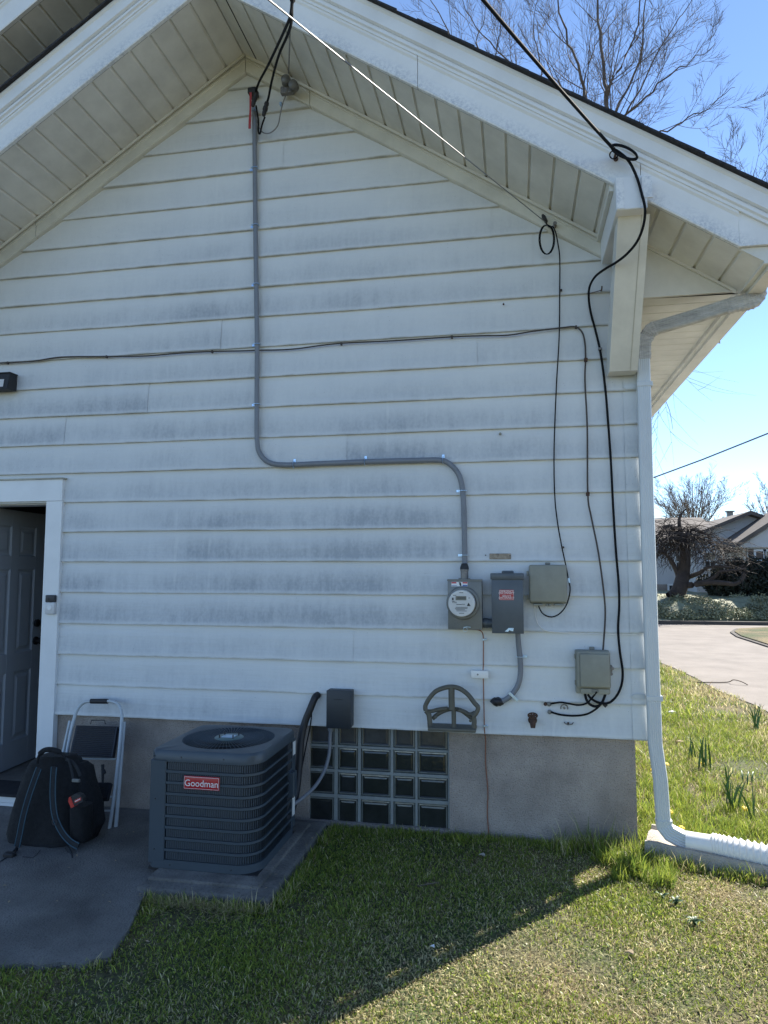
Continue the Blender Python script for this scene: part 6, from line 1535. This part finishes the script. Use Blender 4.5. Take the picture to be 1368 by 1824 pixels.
me = bpy.data.meshes.new('lawn_grass'); me.vertices.add(n*5); me.vertices.foreach_set('co', V.reshape(-1).astype(np.float32))
idx = (np.arange(n)*5)[:, None]; loops = np.concatenate([idx + np.array([0,1,2,3]), idx + np.array([3,2,4])], 1).reshape(-1)
me.loops.add(n*7); me.loops.foreach_set('vertex_index', loops.astype(np.int32)); me.polygons.add(n*2)
st = (np.arange(n)*7)[:, None] + np.array([0, 4]); me.polygons.foreach_set('loop_start', st.reshape(-1).astype(np.int32)); me.polygons.foreach_set('loop_total', np.tile([4, 3], n).astype(np.int32))
me.update(); ca = me.color_attributes.new('col', 'FLOAT_COLOR', 'POINT')
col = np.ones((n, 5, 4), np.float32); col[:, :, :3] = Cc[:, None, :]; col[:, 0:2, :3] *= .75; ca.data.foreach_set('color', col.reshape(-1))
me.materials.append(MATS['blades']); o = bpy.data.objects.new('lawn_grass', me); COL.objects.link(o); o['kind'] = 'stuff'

# ================================================================ SMALL THINGS IN THE GRASS
def leafblade(base, ang, lean, L, w, par, mt='leaf_green', nm='leaf'):
    P = []; 
    for i in range(6):
        f = i/5; r_ = lean * L * f**1.7; P.append(Vector(base) + Vector((math.cos(ang)*r_, math.sin(ang)*r_, L*f*math.sqrt(max(.1, 1 - (lean*f)**2)))))
    m = M(); side = Vector((-math.sin(ang + .6), math.cos(ang + .6), 0)); wd = [w*.8, w, w, w*.9, w*.6, w*.1]
    for i, p in enumerate(P): m.v += [p - side*wd[i]/2, p + Vector((0, 0, -.0015)), p + side*wd[i]/2]
    for i in range(5): m.f += [[3*i, 3*i+1, 3*i+4, 3*i+3], [3*i+1, 3*i+2, 3*i+5, 3*i+4]]; m.m += [0, 0]
    return m.build(nm, mt, par, smooth=True)
for px, py, n_, L, lab in ((1253, 1372, 13, .30, 'largest daffodil leaf clump, upright and fanned, centre of the right lawn'), (1229, 1352, 6, .22, 'thin greyish daffodil clump just left of the largest clump'), (1349, 1299, 9, .26, 'daffodil leaf clump by the roadside at the right edge'),
                           (1303, 1442, 9, .22, 'daffodil leaves above the corrugated hose'), (1298, 1412, 4, .20, 'pair of tall daffodil leaves above the low clump'), (1340, 1462, 4, .26, 'sparse daffodil stalks near the hose, at the far right'), (1186, 1379, 5, .10, 'short daffodil sprout touching the downspout'), (1333, 1396, 4, .14, 'bent broad daffodil leaves lying over in the grass')):
    b = gat(px, py, 0); t = thing('daffodil_clump', lab, 'plant', b, 'daffodil leaf clumps in the right lawn')
    for k in range(n_): a = rng.uniform(0, 6.283); leafblade(b + Vector((rng.normal()*.018, rng.normal()*.018, 0)), a, rng.uniform(.1, .55) if L > .15 or n_ > 4 else .9, L*rng.uniform(.7, 1.05), rng.uniform(.010, .016), t)
for px, py, lab in ((1187,1362,'dandelion flower beside the downspout, highest of them'), (1252,1362,'small dandelion at the foot of the largest daffodil clump'), (1193,1447,'dandelion low beside the downspout, above the hose'), (1214,1476,'dandelion almost touching the white hose adaptor'), (1326,1441,'dandelion right of the low daffodil leaves'), (1162,1373,'dandelion seen between the wall corner and the downspout')):
    b = gat(px, py, .035); t = thing('dandelion', lab, 'flower', (b.x, b.y, 0), 'dandelions in the right lawn')
    m = M(); m.tube([(b.x, b.y, 0), (b.x, b.y, .035)], .002, 5); m.build('stem', 'leaf_green', t)
    m = M(); m.lathe((b.x, b.y, .033), (.2, -.5, .8), [(0,.004),(.004,.016),(.009,.019),(.013,.012),(.014,.003)], 12); m.build('flower_head', 'dandelion', t)
for px, py, n_, L, lab in ((1238,1647,12,.055,'flat grey green weed rosette in the sunlit lawn'), (1204,1611,6,.05,'small broad leaved weed above the larger rosette'), (1180,1600,4,.04,'two leaf weed sprig in the sunny lawn, left of the broad leaved weed')):
    b = gat(px, py, .006); t = thing('weed_rosette', lab, 'weed', b)
    for k in range(n_): leafblade(b, k*6.283/n_ + rng.normal()*.3, .93, L*rng.uniform(.7,1.2), .016, t, 'leaf_weed')
def stick(px_pts, r, lab, z=.02):
    P = [gat(p[0], p[1], p[2] if len(p) > 2 else z) for p in px_pts]; m = M(); m.tube(smoothpath(P, 4), r, 5); o = m.build('stick', 'stick', None, local=P[0]); tag(o, lab, 'stick')
stick([(1232,1215),(1262,1215.5),(1296,1215),(1306,1211,.06),(1320,1214,.05),(1332,1220,.01)], .007, 'thin forked stick lying where the lawn meets the road')
stick([(1316,1400),(1334,1410)], .006, 'short twig below the bent daffodil leaves')
stick([(745,1578),(780,1572)], .003, 'pale straw stalk in the shaded lawn')
def scrap(px, py, s, mt, lab, cat, nm):
    b = gat(px, py, .012); m = M(); pts = [(s*math.cos(a)*rng.uniform(.7,1.2), s*.8*math.sin(a)*rng.uniform(.7,1.2)) for a in np.linspace(0, 5.4, 6)]
    vs = [b + Vector((x, y, .004*math.sin(i*2))) for i, (x, y) in enumerate(pts)]; vs2 = [v + Vector((0, 0, s*.35)) for v in vs]; n = len(vs)
    m.add(vs + vs2, [list(range(n))[::-1], list(range(n, 2*n))] + [[i, (i+1) % n, n+(i+1) % n, n+i] for i in range(n)]); o = m.build(nm, mt, None, local=b); tag(o, lab, cat)
scrap(771, 1686, .010, 'paper', 'tiny white paper scrap just inside the shadow edge', 'litter', 'paper_scrap')
scrap(859, 1523, .016, 'splash_concrete', 'pale pebble in the shaded grass near the foundation', 'stone', 'pebble')
scrap(1122, 1697, .016, 'dry_leaf', 'curled dark leaf lying in the sunlit lawn', 'leaf', 'dead_leaf')
scrap(1107, 1526, .050, 'splash_concrete', 'flat lump of concrete in the grass at the house corner', 'stone', 'concrete_lump')
scrap(1196, 1270, .05, 'paper', 'pale fallen bark piece right of the lower downspout strap', 'litter', 'bark_piece')
scrap(1210, 1322, .035, 'dry_leaf', 'brown leaf in the lawn above the thin daffodil clump', 'leaf', 'dead_leaf')
m = M()
for i in range(260):      # crumbs of dead leaf through the turf and on the slab
    x, y = rng.uniform(-2.6, 1.6), rng.uniform(-2.2, -.05); on_slab = in_poly(np.array([x]), np.array([y]), slabp)[0] or in_poly(np.array([x]), np.array([y]), padp)[0]
    if on_slab and rng.uniform() < .6: continue
    z = .060 if in_poly(np.array([x]), np.array([y]), padp)[0] else (.026 if on_slab else .014); a = rng.uniform(0, 6.283); s = rng.uniform(.004, .011)
    u = Vector((math.cos(a), math.sin(a), rng.normal()*.25)) * s; v = Vector((-math.sin(a), math.cos(a), rng.normal()*.25)) * s * .5; p = Vector((x, y, z)); k = len(m.v)
    m.v += [p - u, p + v + Vector((0, 0, .003)), p + u, p - v + Vector((0, 0, .002))]; m.f.append([k, k+1, k+2, k+3]); m.m.append(0)
m.build('leaf_litter', 'dry_leaf', None, recalc=False, kind='stuff')
